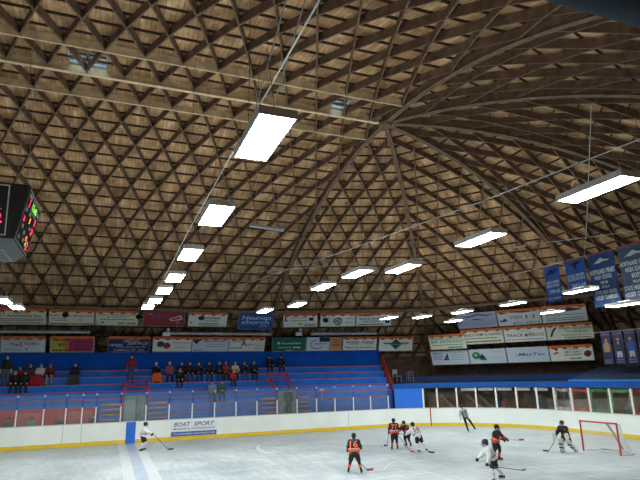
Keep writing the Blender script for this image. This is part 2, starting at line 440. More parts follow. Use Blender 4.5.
strip(1.37, 6.5, BY-.05, .40, mat('blue_line_paint', (.42, .50, .62), .4, noise=.15, scale=2), name='blue_line')
strip(0.95, 6.5, BY-.05, .40, mat('ice_white', (.60, .65, .68), .4, noise=.05, scale=2), name='scraped_stripe')
strip(1.80, 6.5, BY-.05, .40, MATS['ice_white'], name='scraped_stripe')
strip(19.6, 7.6, 31.4, .05, mat('goal_line_paint', (.55, .44, .45), .4, noise=.2, scale=3), name='goal_line')
# skate scars: pale arcs of scraped snow
scar = mat('skate_snow', (.70, .74, .76), .7)
for (cx, cy, rr, a0, a1, wd) in ((11.4, 25.9, 4.4, 2.0, 3.5, .10), (11.7, 26.1, 4.6, 2.2, 3.4, .04), (14, 16, 5, 1.2, 2.6, .05), (6, 20, 7, .3, 1.1, .04), (9, 22, 6, 3.7, 4.6, .05), (17, 21, 3.5, 3.4, 4.9, .05), (4, 26, 5, 4.4, 5.3, .04)):
    mb = MB(); n = 24
    for i in range(n):
        t0 = a0+(a1-a0)*i/n; t1 = a0+(a1-a0)*(i+1)/n
        f = lambda t, r: (cx+r*math.cos(t), cy+r*math.sin(t), .0025)
        mb.quad([f(t0, rr), f(t0, rr+wd), f(t1, rr+wd), f(t1, rr)])
    mb.build('skate_mark', scar, ice)
boards = empty('dasher_boards', (0, BY, 0), 0, 'white rounded rink boards with yellow kick strip and glass around the ice', 'boards')
def ribbon(s0, s1, z0, z1, o0, o1, m, name, parent=boards, step=.4):
    n = max(1, int(abs(s1-s0)/step)); mb = MB(); off = Vector((0, BY, 0)) if parent == boards else Vector((0, 0, 0))
    i = 0; rows = []
    for k in range(n+1):
        s = s0+(s1-s0)*k/n; p, nn = bpath(s); p = p-off
        rows.append([p+nn*o0+Vector((0, 0, z0)), p+nn*o1+Vector((0, 0, z0)), p+nn*o1+Vector((0, 0, z1)), p+nn*o0+Vector((0, 0, z1))])
    for r in rows: mb.v += [tuple(q) for q in r]
    for k in range(n):
        for j in range(4): mb.f.append((k*4+j, k*4+(j+1) % 4, k*4+4+(j+1) % 4, k*4+4+j)); mb.uv.append(None)
    mb.f.append((3, 2, 1, 0)); mb.f.append((n*4, n*4+1, n*4+2, n*4+3)); mb.uv += [None, None]
    return mb.build(name, m, parent)
BT = 1.12
ribbon(-32, SEND, 0, BT, 0, .09, M['board'], 'board_panel')
ribbon(-32, SEND, 0.005, .20, -.018, 0, M['yellow'], 'kick_plate')
ribbon(-32, SEND, BT, BT+.035, -.02, .12, mat('cap_rail_pale', (.62, .60, .60), .5), 'cap_rail')
ribbon(1.12, 1.62, .005, BT, -.024, -.001, M['blue2'], 'blue_line_mark')
ribbon(20.2, 20.27, .005, BT+.05, -.026, -.001, M['red'], 'goal_line_mark')
for s in (-2.05, -1.15, 14.55, -5.6): ribbon(s, s+.02, .2, BT, -.004, 0, M['grey'], 'panel_joint')
ad = MB().box(3.52, 6.12, -.03, -.001, .21, 1.02).build('advert', mat('advert_white', (.80, .83, .84), .4), boards)
adb = MB().box(3.54, 6.10, -.034, -.030, .22, .46).build('advert_band', cm(60, 95, 165), ad)
lettering('BOAT SPORT', cm(45, 70, 140), ad, 3.66, 5.98, .74, .97, -.034, shear=.3, plane='xz')
lettering('MARINE & POWERSPORTS', cm(70, 100, 150), ad, 3.66, 5.98, .56, .66, -.034, plane='xz')
lettering('715-479-8000   BOATSPORT.COM', M['white'], ad, 3.66, 6.0, .29, .38, -.037, plane='xz')
# stanchions and glass on the far side: short white posts, clips at the top of each pane
post_s = [-8.1, -6.85, -5.6, -4.32, -3.05, -1.98, -1.18, -.49, .78, 2.12, 3.38, 4.68, 5.97, 7.25, 8.53, 9.81, 11.1, 12.4, 13.66, 14.96, 16.2, 17.46]
for s in post_s:
    p, n = bpath(s); p = p+n*.06-Vector((0, BY, 0))
    o = MB().box(p.x-.03, p.x+.03, p.y-.03, p.y+.03, BT+.03, 1.98).build('stanchion', M['white'], boards)
    MB().box(p.x-.05, p.x+.05, p.y-.03, p.y+.03, 2.60, 2.70).build('glass_clip', mat('clip_grey', (.42, .48, .52), .5), o)
for a, b in zip(post_s[:-1], post_s[1:]): ribbon(a+.035, b-.035, BT+.04, 2.68, .055, .067, M['glass'], 'glass_pane')
ribbon(17.9, 19.78, BT+.03, 2.42, .03, .07, M['blue2'], 'blue_panel')
post_r = [19.83, 20.74, 22.0, 23.24, 24.52, 25.84, 27.19, 28.4, 29.64, 30.86, 32.19, 33.46, 34.75, 36.0, 37.3, 38.6]
for s in post_r:
    p, n = bpath(s); p = p+n*.06-Vector((0, BY, 0)); t = Vector((n.y, -n.x, 0))*.05; q = n*.04
    mb = MB(); mb.hexa([p-t-q+Vector((0, 0, BT)), p+t-q+Vector((0, 0, BT)), p+t+q+Vector((0, 0, BT)), p-t+q+Vector((0, 0, BT)),
                        p-t-q+Vector((0, 0, 2.40)), p+t-q+Vector((0, 0, 2.40)), p+t+q+Vector((0, 0, 2.40)), p-t+q+Vector((0, 0, 2.40))])
    mb.build('stanchion', M['white'], boards)
marks = {28.4: (240, 240, 232), 29.64: (235, 105, 75), 30.86: (85, 200, 130), 32.19: (120, 215, 135), 33.46: (225, 75, 75)}
for a, b in zip(post_r[:-1], post_r[1:]):
    g = ribbon(a+.055, b-.055, BT+.04, 2.40, .055, .067, M['glass2'], 'glass_pane')
    if a in marks:
        # window lettering round the edge of the pane: small painted capitals
        mb = MB(); col = marks[a]
        L = b-a-.11
        def mk(s, z, w_, h_):
            p, n = bpath(s); p = p-Vector((0, BY, 0))+n*.05; t = Vector((n.y, -n.x, 0))
            k = random.choice('IHLTE')
            segs = {'I': [(0, 0, .3, 1)], 'H': [(-.35, 0, .22, 1), (.35, 0, .22, 1), (0, .4, .6, .2)], 'L': [(-.3, 0, .25, 1), (.1, 0, .7, .25)], 'T': [(0, 0, .25, 1), (0, .75, .9, .25)], 'E': [(-.3, 0, .25, 1), (.1, 0, .7, .2), (.1, .4, .6, .2), (.1, .8, .7, .2)]}[k]
            for (cx, cz, sw, sh) in segs:
                c = p+t*(cx*w_); x = t*(sw*w_/2); z0 = z+cz*h_; z1 = z0+sh*h_
                mb.quad([c-x+Vector((0, 0, z0)), c+x+Vector((0, 0, z0)), c+x+Vector((0, 0, z1)), c-x+Vector((0, 0, z1))])
        nn = 8
        for i in range(nn):
            s = a+.12+(L-.12)*i/(nn-1)
            mk(s, 2.19, .11, .15); 
            if a != 32.19: mk(s, 1.19, .11, .14)
        for i in range(5):
            mk(a+.13, 1.38+.16*i, .10, .11); mk(b-.13, 1.38+.16*i, .10, .11)
        mb.build('window_lettering', cm(*col), g)
# fascia and deck above the right-hand glass, following the corner
deckthing = empty('viewing_deck', (BX, CYB, 0), 0, 'blue timber viewing deck with bright blue fascia above the corner glass', 'deck')
def dk(s0, s1, z0, z1, o0, o1, m, name):
    o = ribbon(s0, s1, z0, z1, o0, o1, m, name, parent=None); o.parent = deckthing; o.matrix_parent_inverse = Matrix.Translation((-BX, -CYB, 0)); return o
dk(17.8, 40, 2.42, 2.74, .0, .12, mat('fascia_blue', (.008, .075, .32), .6, noise=.1, scale=2, spec=.2), 'fascia')
dk(18.5, 40, 2.66, 2.76, .12, 4.2, M['deckblue'], 'deck_floor')
dk(19.9, 40, 0, .30, .3, 3.0, M['grey'], 'room_floor')
dk(19.0, 40, 2.77, 3.12, 4.0, 4.1, mat('riser_blue', (.006, .035, .16), .6), 'riser')
dk(19.0, 40, 3.12, 3.20, 4.0, 5.6, M['deckblue'], 'upper_floor')
# room behind the glass
dk(19.0, 40, 0, 2.66, 3.0, 3.1, M['brown'], 'back_wall')
for i in range(9):
    s = 20.3+i*1.9
    if i % 2 == 0: dk(s, s+.8, .4, 2.1, 2.9, 2.98, M['tan'], 'wall_panel')
for i, s in enumerate((22.3, 23.4, 24.6, 25.8, 27.0)):
    o = dk(s, s+.95, 2.20, 2.38, .085, .095, mat('notice_white', (.62, .64, .66), .6), 'notice_strip')
for s0 in (20.9, 22.4, 23.0, 26.2):
    p, n = bpath(s0); q, n2 = bpath(s0+1.3)
    a = p+n*2.0+Vector((0, 0, 1.9)); b = q+n2*2.0+Vector((0, 0, .4))
    o = MB().bar(a, b, .1, .18).build('brace', M['tan'], deckthing); o.matrix_parent_inverse = Matrix.Translation((-BX, -CYB, 0))
# raised penalty-box roof on the right
bx = empty('booth_roof', (26, 20, 2.6), 0, 'raised dark slab roof with bright blue edge over the right end glass', 'booth roof')
sl = MB()
sl.hexa([(24.58, 10, 2.5), (28.5, 10, 3.2), (28.5, 25.3, 3.2), (24.58, 24.0, 2.5), (24.58, 10, 2.80), (28.5, 10, 3.50), (28.5, 25.3, 3.50), (24.58, 24.0, 2.80)])
sl.v = [(v[0]-26, v[1]-20, v[2]-2.6) for v in sl.v]; sl.build('slab', M['deckblue'], bx)
MB().box(-1.47, -1.42, -10, 4.0, -.11, .23).build('edge_board', mat('edge_blue', (.05, .22, .66), .5, spec=.2), bx)
MB().bar((-1.42, 4.02, .06), (2.5, 5.33, .74), .04, .3).build('edge_board', M['wallblue'], bx)

# ------------------------------------------------------------------ bleachers
tiers = [(37.6, 4.02), (36.8, 3.60), (36.0, 3.17), (35.2, 2.76), (34.4, 2.35), (33.6, 1.95), (33.1, 1.53)]
HX = XA; BA = math.radians(10); SE = 8.35
def bend(s, y):      # s along the bleacher, y distance line
    if s <= HX: return Vector((s, y, 0))
    t = s-HX; n = y-38.2
    return Vector((HX+t*math.cos(BA)+n*math.sin(BA), 38.2-t*math.sin(BA)+n*math.cos(BA), 0))
def run(y0, y1, z0, z1, s0, s1, m, name, parent):
    brk = [s0]+([HX] if s0 < HX < s1 else [])+[s1]; mb = MB(); pts = []
    for s in brk: pts.append((bend(s, y0), bend(s, y1)))
    if len(brk) == 3:
        k = (y0-38.2)*math.tan(BA/2); k1 = (y1-38.2)*math.tan(BA/2)
        pts[1] = (Vector((HX+k, y0, 0)), Vector((HX+k1, y1, 0)))
    for (a, b), (c, d) in zip(pts[:-1], pts[1:]):
        u = Vector((0, 0, z0)); v = Vector((0, 0, z1))
        mb.hexa([a+u, c+u, d+u, b+u, a+v, c+v, d+v, b+v])
    return mb.build(name, m, parent)
bl = empty('bleachers', (0, 0, 0), 0, 'long blue tiered bleachers with red edges behind the far boards', 'bleachers')
for i, (y, z) in enumerate(tiers):
    zl = tiers[i+1][1] if i+1 < len(tiers) else 0
    yb = tiers[i-1][0] if i else 38.2
    if y < 33.9:
        segs = [(-.35, 15.2 if i == 5 else 11.3)]
        zl = 0
    else: segs = [(-16, HX+SE-.12*(38.2-y))]; zl = max(0, zl-.02) if i < 4 else 0
    if i == 5:
        run(33.98, yb+.02, 0, z-.05, 15.2, 18.3, M['blue'], 'riser', bl); run(33.95, yb, z-.05, z, 15.2, 18.3, M['blue'], 'tread', bl); run(33.935, 33.95, z-.055, z+.004, 15.2, 18.3, M['redtrim'], 'edge_strip', bl)
    for s0, s1 in segs:
        t = run(y, yb+.02, zl, z-.05, s0, s1, M['blue'], 'riser', bl)
        run(y-.03, yb, z-.05, z, s0, s1, M['blue'], 'tread', bl)
        run(y-.045, y-.03, z-.055, z+.004, s0, s1, M['redtrim'], 'edge_strip', bl)
bw = MB()
wl = run(38.2, 38.3, 0, 5.17, -16, HX+SE, M['wallblue'], 'wall_back', None); tag(wl, kind='structure')
for s in (-9.7, -3.4, 3.0, 9.1): pass
# red end rail of the bleachers
er = empty('stair_rail', bend(HX+SE, 36), 0, 'red steel rail sloping down the right end of the blue bleachers', 'rail')
def lp(p, r): return Vector(p)-Vector(r.location)
tops = [bend(HX+SE-.12*(38.2-y)+.1, y)+Vector((0, 0, z+1.0)) for y, z in ((38.1, 3.95), (34.6, 1.75))]
bots = [bend(HX+SE-.12*(38.2-y)+.1, y)+Vector((0, 0, z+.45)) for y, z in ((38.1, 3.95), (34.6, 1.75))]
MB().tube([lp(p, er) for p in tops], .05).build('rail', M['red'], er); MB().tube([lp(p, er) for p in bots], .035).build('rail', M['red'], er)
for k in range(5):
    f = k/4; a = tops[0].lerp(tops[1], f); b = Vector((a.x, a.y, a.z-1.0-(0 if k < 4 else .4)))
    MB().tube([lp(a, er), lp(b, er)], .035).build('post', M['red'], er)
# team bench area behind the left glass
tb = empty('team_bench', (-4.5, 33.9, 0), 0, 'red panelled team bench enclosure behind the left glass', 'bench')
MB().box(-12, 4.0, 0, .05, 0, 1.93).build('back_panel', M['redwall'], tb)
for x in (-11.5, -8.6, -5.7, -2.6, -.3, 2.3): MB().box(x+.25, x+1.5, -.02, -.001, .9, 1.75).build('pale_inset', mat('pale_red', (.66, .12, .12), .5), tb)
MB().box(-12, 3.9, -.5, -.1, .62, .68).build('seat_plank', M['brown'], tb)
for x in (-11, -7, -3, 1, 3.5): MB().box(x, x+.06, -.45, -.15, .2, .62).build('leg', M['grey'], tb)
MB().box(-12, 4.0, -1.15, -.001, .0, .2).build('platform', M['grey'], tb)
# stair gates: red rails framing two aisles
def stair_gate(x0, x1, label, y0=35.3, z0=3.62, z1=2.05):
    g = empty('stair_gate', ((x0+x1)/2, y0, 0), 0, label, 'stair rail', 'red stair gates in the bleachers')
    X0, X1 = x0-(x0+x1)/2, x1-(x0+x1)/2; yf = 33.05-y0; 
    for X in (X0, X1):
        MB().tube([(X, 0, z0-.62), (X, 0, z0)], .045).build('post', M['red'], g)
        MB().tube([(X, 0, z0), (X, yf, z1)], .045).build('hand_rail', M['red'], g)
        MB().tube([(X, yf, z1), (X, yf, 1.2)], .045).build('post', M['red'], g)
    for z in (z0, z0-.3): MB().tube([(X0, 0, z), (X1, 0, z)], .04).build('crossbar', M['red'], g)
    return g
stair_gate(.9, 2.2, 'red stair rail framing the aisle above the blue line mark', z0=3.3, z1=2.9)
stair_gate(9.95, 11.25, 'red stair rail framing the aisle with the person in camouflage')
def stairwell(x0, x1, label, door):
    g = empty('stairwell', ((x0+x1)/2, 33.0, 0), 0, label, 'stairwell', 'stairwells in the bleachers'); w_ = (x1-x0)/2
    MB().box(-w_, w_, .05, .09, .9, 2.5).build('panel', mat('stairwell_grey', (.20, .27, .28), .6, noise=.25, scale=3), g)
    for k in range(4): MB().box(-w_, w_, .09+.3*k, .42+.3*k, .5+.35*k, .55+.35*k+.3).build('step', M['grey'], g)
    if door:
        MB().box(.05, .10, .02, .05, .9, 2.35).build('door_edge', mat('darker_grey', (.08, .11, .12), .5), g)
        MB().box(-w_+.05, .0, .03, .049, 1.0, 2.3).build('door', mat('door_grey', (.30, .38, .38), .4), g)
stairwell(.95, 2.15, 'grey stairwell opening with a door under the left red stair gate', True)
stairwell(10.0, 11.2, 'grey stairwell opening behind the person in camouflage', False)
def side_steps(x0, x1, label):
    g = empty('aisle_steps', (x0, 33.0, 0), 0, label, 'steps', 'brown wooden aisle steps')
    for k in range(4):
        MB().box(0, x1-x0, -.06+.22*k*.5, .06+.22*k*.5, 1.22+.27*k, 1.30+.27*k).build('step', M['brown'], g)
side_steps(-.25, .85, 'brown wooden steps left of the grey stairwell door'); side_steps(2.3, 3.3, 'brown wooden steps right of the grey stairwell door')
side_steps(9.0, 9.9, 'brown wooden steps left of the camouflage jacket'); side_steps(11.35, 12.1, 'brown wooden steps right of the camouflage jacket')
rs = empty('notice', (13.05, 33.35, 2.48), 0, 'small red notice plate above the right bleacher glass', 'notice')
MB().box(-.16, .16, -.01, .01, -.08, .08).build('plate', M['red'], rs); MB().box(-.11, .11, -.014, -.0101, -.025, .03).build('pale_stripe', M['white'], rs)
MB().box(-.02, .02, .0, .02, -.9, -.08).build('bracket', M['grey'], rs)

# ------------------------------------------------------------------ advertising signs
def sign(label, origin, az, u0, u1, top, bot, base, group='advertising signs under the eave', strip=True, name='advertising_sign', thick=.04):
    """board leaning out over the stands: origin + outward azimuth az; top and bot are (distance, height)"""
    n = Vector((math.cos(az), math.sin(az), 0)); right = Vector((n.y, -n.x, 0))
    pt = Vector((origin[0], origin[1], 0))+n*top[0]+Vector((0, 0, top[1])); pb = Vector((origin[0], origin[1], 0))+n*bot[0]+Vector((0, 0, bot[1]))
    up = (pt-pb); h = up.length; up.normalize(); nz = right.cross(up).normalized()
    c = pb+right*((u0+u1)/2)
    g = empty(name, (0, 0, 0), 0, label, 'banner' if 'anner' in name else 'sign', group)
    g.matrix_world = Matrix(((right.x, up.x, nz.x, c.x), (right.y, up.y, nz.y, c.y), (right.z, up.z, nz.z, c.z), (0, 0, 0, 1)))
    w_ = (u1-u0)/2
    MB().box(-w_, w_, 0, h, -thick, 0).build('panel', base, g)
    MB().box(-w_, -w_+.03, 0, h, -.001, .012).box(w_-.03, w_, 0, h, -.001, .012).box(-w_+.03, w_-.03, 0, .03, -.001, .012).build('frame', M['grey'], g)
    if strip:
        MB().box(-w_, w_, h-.15, h+.02, .0, .016).build('header_strip', M['orange'], g)
        for k in range(4):
            x = -w_+.3+k*(2*w_-.6)/3; mb = MB(); mb.poly([(x+.15*math.cos(t*PI/6), h-.17+.05*math.sin(t*PI/6)) for t in range(12)], .001, .018)
            mb.build('header_emblem', cm(150, 70, 50), g)
    g['w'] = w_; g['h'] = h
    return g
def T(g, text, col, x0, x1, y0, y1, shear=0.0, name='lettering'):   # fractions of the panel
    w_, h = g['w'], g['h']
    lettering(text, cm(*col), g, -w_+2*w_*x0, -w_+2*w_*x1, h*y0, h*y1, .014, name, shear)
def Rr(g, col, x0, x1, y0, y1, name='colour_block', z=.006):
    w_, h = g['w'], g['h']; MB().box(-w_+2*w_*x0, -w_+2*w_*x1, h*y0, h*y1, .0005, z).build(name, cm(*col), g)
def El(g, col, cx, cy, rx, ry, name='emblem', z=.012):
    w_, h = g['w'], g['h']; X, Y = -w_+2*w_*cx, h*cy
    MB().poly([(X+rx*math.cos(t*PI/12), Y+ry*math.sin(t*PI/12)) for t in range(24)], .0005, z).build(name, cm(*col), g)
def Pg(g, col, pts, name='emblem', z=.013):
    w_, h = g['w'], g['h']; MB().poly([(-w_+2*w_*a, h*b) for a, b in pts], .0005, z).build(name, cm(*col), g)
def dashes(g, col, x0, x1, ys, hh=.03, seed=1, name='small_print'):     # lines of unreadably small print
    rnd = random.Random(seed); mb = MB(); w_, h = g['w'], g['h']
    for y in ys:
        x = x0
        while x < x1-.01:
            l = min(rnd.uniform(.02, .07), x1-x); mb.box(-w_+2*w_*x, -w_+2*w_*(x+l), h*(y-hh/2), h*(y+hh/2), .0005, .011); x += l+.014
    if mb.v: tag(mb.build(name, cm(*col), g), kind='stuff')
CR, PB, WH = cm(226, 230, 208, 50), cm(206, 220, 234, 50), cm(234, 239, 233, 50)
OB = (0, Y0); A90 = PI/2; A72 = AZ[0]; A36 = AZ[1]
UT, UB = (17.68, 7.78), (18.2, 6.86)
LT, LB = (18.38, 6.16), (18.82, 5.19)
g = sign('cream sign with red motor-works lettering, upper row at the far left', OB, A90, -6.6, -3.88, UT, UB, CR)
T(g, 'Fine Tuning', (60, 110, 105), .34, .66, .70, .83, .3); T(g, 'T S R', (140, 60, 45), .01, .16, .50, .80); T(g, 'Automotive Inc', (150, 55, 40), .20, .90, .48, .67); dashes(g, (60, 110, 100), .05, .95, (.36, .26), .05, 2); dashes(g, (130, 60, 50), .02, .95, (.12,), .06, 3)
g = sign('white upper row sign with red words and a black bird emblem', OB, A90, -3.75, -1.10, UT, UB, CR)
T(g, 'Eagle River  Breaks Inc', (140, 60, 50), .03, .96, .56, .70); T(g, 'TOWING AND', (30, 30, 30), .06, .36, .40, .48); T(g, 'RECOVERY', (30, 30, 30), .15, .42, .27, .35); Pg(g, (25, 25, 30), [(.64, .48), (.69, .34), (.74, .50), (.71, .42), (.69, .24), (.66, .42)]); dashes(g, (140, 50, 45), .04, .96, (.10,), .07, 5)
g = sign('cream upper row sign with yellow-green heating words and a phone number', OB, A90, -1.04, 1.60, UT, UB, CR)
T(g, "Gary's Refrigeration", (70, 105, 45), .04, .95, .66, .80); T(g, '& Heating', (95, 120, 40), .28, .72, .52, .65); T(g, "547-3683", (40, 50, 45), .52, .96, .08, .26); dashes(g, (60, 60, 60), .12, .92, (.42,), .05, 6); El(g, (150, 40, 45), .17, .22, .10, .06)
g = sign('red and purple sign with a pale tag, upper row', OB, A90, 1.89, 4.60, UT, UB, cm(150, 50, 62), strip=False)
T(g, 'The', (205, 180, 175), .12, .22, .78, .9, .3); T(g, 'NUTTY', (85, 105, 110), .22, .56, .52, .74, .1); T(g, 'SQUIRREL', (90, 105, 105), .05, .56, .22, .44, .1); Pg(g, (215, 200, 185), [(.62, .52), (.90, .78), (.95, .48), (.67, .36)]); Pg(g, (120, 35, 70), [(.66, .50), (.88, .68), (.90, .56), (.69, .43)], z=.02); El(g, (190, 120, 120), .84, .28, .12, .12)
g = sign('white sign with black oval emblem and black capitals, upper row beside the blue sign', OB, A90, 4.84, 7.55, UT, UB, WH)
El(g, (40, 50, 50), .33, .62, .22, .17); T(g, 'ANDREAS', (50, 60, 60), .42, .80, .54, .72); T(g, 'TAP ROOM', (50, 60, 60), .42, .72, .38, .48); dashes(g, (90, 90, 90), .28, .8, (.24, .12), .06, 8); El(g, (110, 120, 110), .08, .3, .06, .06)
g = sign('deep blue banner with two big pale words hung crookedly in the upper row', OB, A90, 8.34, 10.93, UT, (18.35, 6.72), cm(36, 88, 165), strip=False)
T(g, 'Neuman', (205, 215, 225), .10, .92, .62, .88, .1); T(g, 'church', (205, 215, 225), .10, .88, .34, .60, .1); dashes(g, (170, 190, 215), .62, .88, (.22,), .07, 9)
FA = (XA, Y0)
U1T, U1B = (16.98, 7.78), (17.55, 6.86)
g = sign('white sign with black building emblem and yellow blot, right of the deep blue banner', FA, A72, -4.86, -2.33, U1T, U1B, WH)
Pg(g, (35, 45, 45), [(.05, .80), (.09, .80), (.09, .55), (.14, .5), (.14, .45), (.05, .45)]); Rr(g, (35, 45, 50), .75, .88, .48, .72, 'emblem'); El(g, (215, 190, 60), .50, .28, .16, .10); dashes(g, (80, 90, 90), .2, .7, (.7, .5), .05, 10); dashes(g, (80, 90, 90), .62, .95, (.22, .12), .05, 11)
g = sign('white sign with a round many-coloured emblem in its middle', FA, A72, -2.15, .46, U1T, U1B, WH)
for k in range(12):
    a = k*PI/6; w_, h = g['w'], g['h']; cx, cy = 0, h*.42; col = [(200, 160, 50), (150, 60, 60), (60, 70, 100), (110, 130, 80)][k % 4]
    MB().poly([(cx+.1*math.cos(a), cy+.09*math.sin(a)), (cx+.34*math.cos(a-.24), cy+.33*math.sin(a-.24)), (cx+.34*math.cos(a+.24), cy+.33*math.sin(a+.24))], .0005, .013).build('emblem_petal', cm(*col), g)
El(g, (90, 110, 140), .5, .42, .1, .1); dashes(g, (110, 130, 125), .07, .28, (.6, .4), .05, 12); dashes(g, (110, 130, 125), .72, .93, (.6, .3), .05, 13)
g = sign('white sign with black capitals and a black squirrel shape, last of the upper row', FA, A72, .52, 3.14, U1T, U1B, WH)
T(g, 'EAGLE RIVER', (40, 50, 55), .10, .72, .50, .64); T(g, 'STONE CENTER', (40, 50, 55), .18, .62, .30, .42); dashes(g, (60, 70, 70), .06, .8, (.14,), .07, 14); Pg(g, (30, 45, 45), [(.84, .22), (.96, .22), (.93, .45), (.96, .66), (.88, .74), (.86, .56), (.82, .5)]); Pg(g, (60, 75, 80), [(.0, .8), (.25, .9), (.6, .82), (.3, .76)])
g = sign('pale blue sign with a big red X, lower row far left', OB, A90, -6.31, -3.83, LT, LB, PB)
T(g, 'Eagle River Vacuum Services', (75, 95, 120), .08, .90, .74, .84); T(g, 'The', (50, 60, 70), .20, .38, .42, .60, .2); T(g, 'X', (170, 35, 45), .37, .50, .36, .70, .2); T(g, 'TREMES', (110, 125, 140), .50, .86, .46, .64, .3); Pg(g, (30, 35, 45), [(.55, .18), (.60, .34), (.58, .12)]); dashes(g, (110, 130, 145), .08, .45, (.2,), .04, 15)
g = sign('half yellow and half magenta sign in the lower row', OB, A90, -3.58, -.98, LT, LB, cm(205, 185, 120))
Rr(g, (190, 175, 70), .03, .38, .05, .86); Rr(g, (165, 50, 95), .38, .97, .05, .86); Rr(g, (195, 120, 70), .34, .42, .05, .86, 'colour_blend', .008); T(g, '49', (30, 40, 20), .17, .33, .36, .60); dashes(g, (60, 60, 30), .07, .40, (.76, .14), .09, 16); dashes(g, (90, 25, 60), .55, .85, (.68, .45, .25), .06, 17)
g = sign('navy sign with white service lettering and phone number', OB, A90, -.16, 2.46, LT, LB, cm(35, 45, 100))
T(g, 'SEPTIC', (205, 210, 225), .36, .76, .64, .84, .2); T(g, 'SERVICE', (205, 210, 225), .46, .96, .48, .66, .2); T(g, '715-479-4178', (205, 210, 225), .20, .90, .28, .38); T(g, 'PUMPING IT ALL', (205, 210, 225), .14, .88, .08, .20); dashes(g, (180, 190, 215), .04, .34, (.42, .5), .06, 18)
g = sign('white lower row sign with one dark green and one red oval', OB, A90, 2.64, 5.23, LT, LB, WH)
El(g, (45, 75, 75), .20, .52, .24, .22); El(g, (160, 40, 55), .36, .42, .24, .22); dashes(g, (210, 215, 215), .13, .26, (.52,), .12, 19); dashes(g, (220, 190, 190), .3, .42, (.42,), .12, 20); T(g, 'TRACTION', (160, 175, 165), .52, .95, .52, .66); T(g, 'ASPHALT', (165, 180, 170), .54, .92, .24, .36)
g = sign('pale sign with a navy splash in its upper left corner', OB, A90, 5.26, 7.82, LT, LB, PB)
Pg(g, (50, 65, 100), [(.0, .84), (.30, .86), (.18, .7), (.12, .5), (.06, .62)]); T(g, 'NORTHWOODS PROPERTY', (75, 95, 145), .40, .92, .66, .78); El(g, (60, 80, 140), .36, .72, .06, .06); dashes(g, (130, 150, 165), .4, .9, (.5, .36), .04, 21); dashes(g, (70, 90, 140), .05, .3, (.12,), .05, 22)
g = sign('white sign with a large navy letter A in its middle', OB, A90, 7.85, 10.48, LT, LB, WH)
T(g, 'JENSEN', (60, 70, 110), .06, .34, .66, .80, .2); T(g, 'A', (25, 40, 110), .32, .48, .36, .80); T(g, 'aire', (70, 80, 120), .48, .68, .44, .56); dashes(g, (80, 95, 130), .03, .36, (.24,), .07, 23); dashes(g, (150, 160, 160), .72, .97, (.78, .6, .44, .3, .18), .04, 24)
OBb = (XA-18.6*math.sin(BA), 38.0-18.6*math.cos(BA)); A80 = PI/2-BA
LT8, LB8 = (18.2, 6.14), (18.6, 5.16)
g = sign('dark green bank sign with white letters', OBb, A80, .05, 2.58, LT8, LB8, cm(10, 105, 88), strip=False)
T(g, 'Associated Bank', (225, 235, 230), .26, .85, .52, .66); dashes(g, (200, 225, 215), .18, .55, (.28,), .05, 25); T(g, '00000', (220, 230, 225), .62, .82, .22, .34) if False else dashes(g, (225, 235, 230), .62, .83, (.28,), .10, 26)
Pg(g, (225, 235, 230), [(.14, .58), (.19, .72), (.24, .58), (.21, .60), (.22, .46), (.18, .54), (.14, .46), (.17, .60)]); dashes(g, (200, 225, 215), .40, .6, (.08,), .05, 27)
g = sign('light blue sign with a black curved arc and black corner block', OBb, A80, 2.60, 4.36, LT8, LB8, PB, strip=False)
Rr(g, (20, 28, 50), .55, .99, .66, .99); T(g, 'ARTI', (40, 50, 70), .35, .88, .46, .60, .2)
mb = MB(); pts = [(-.1+.45*math.cos(a), .5+.32*math.sin(a), .012) for a in np.linspace(1.6, 5.9, 18)]; mb.tube(pts, .022, 6); mb.build('emblem_arc', cm(30, 40, 60), g)
g = sign('narrow tan sign with brown lines of print', OBb, A80, 4.39, 5.28, LT8, LB8, cm(205, 150, 85), strip=False)
dashes(g, (120, 80, 40), .15, .8, (.8, .62, .45, .38), .05, 28)
g = sign('white sign with two rows of slanting names and a red underline', OBb, A80, 5.36, 8.02, LT8, LB8, WH)
T(g, 'BRUSHING', (60, 75, 75), .10, .48, .54, .68, .4); T(g, 'BRUSHERS', (60, 75, 75), .54, .92, .54, .68, .4); Rr(g, (190, 60, 80), .22, .46, .46, .50, 'underline'); Rr(g, (190, 60, 80), .66, .90, .46, .50, 'underline'); T(g, 'Signs & Graphics', (45, 60, 60), .06, .94, .14, .30)
g = sign('white sign with a dark green diamond in its middle', OBb, A80, 8.09, 10.8, (17.95, 6.10), (18.35, 5.06), WH)
Pg(g, (40, 85, 65), [(.5, .86), (.68, .5), (.5, .12), (.32, .5)]); Rr(g, (60, 110, 85), .14, .88, .52, .60, 'band', .016); Rr(g, (150, 180, 160), .2, .82, .44, .47, 'band', .018); Pg(g, (25, 35, 35), [(.44, .74), (.5, .84), (.56, .74)], z=.02)
# right-hand group on the next bay of the vault
GR = 'signs hung in the right corner bay'
Tt, Tb = (16.62, 7.38), (17.05, 6.36); Mt, Mb = (17.12, 6.27), (17.52, 5.28); Bt, Bb = (18.0, 4.93), (18.35, 3.94)
g = sign('lavender striped sign with a blue wave, top left of the right-hand group', FA, A36, -2.98, -.22, Tt, Tb, cm(180, 188, 212), GR, strip=False)
mb = MB(); [mb.tube([(-1.3+.1*k+2.6*0, y_+.03*math.sin(k*.9), .012) for k in range(27)], .006, 5) for y_ in (.3, .2, .42)]; mb.build('wave_line', cm(120, 135, 185), g)
Pg(g, (50, 65, 120), [(.02, .84), (.3, .78), (.55, .9), (.8, .80), (.98, .9), (.8, .72), (.55, .82), (.3, .70)]); Pg(g, (60, 75, 120), [(.34, .5), (.44, .62), (.56, .58), (.68, .46), (.56, .52), (.44, .54)])
g = sign('white sign with faded blue capitals and a blue boot shape, right-hand top row', FA, A36, -.18, 2.62, Tt, Tb, WH, GR)
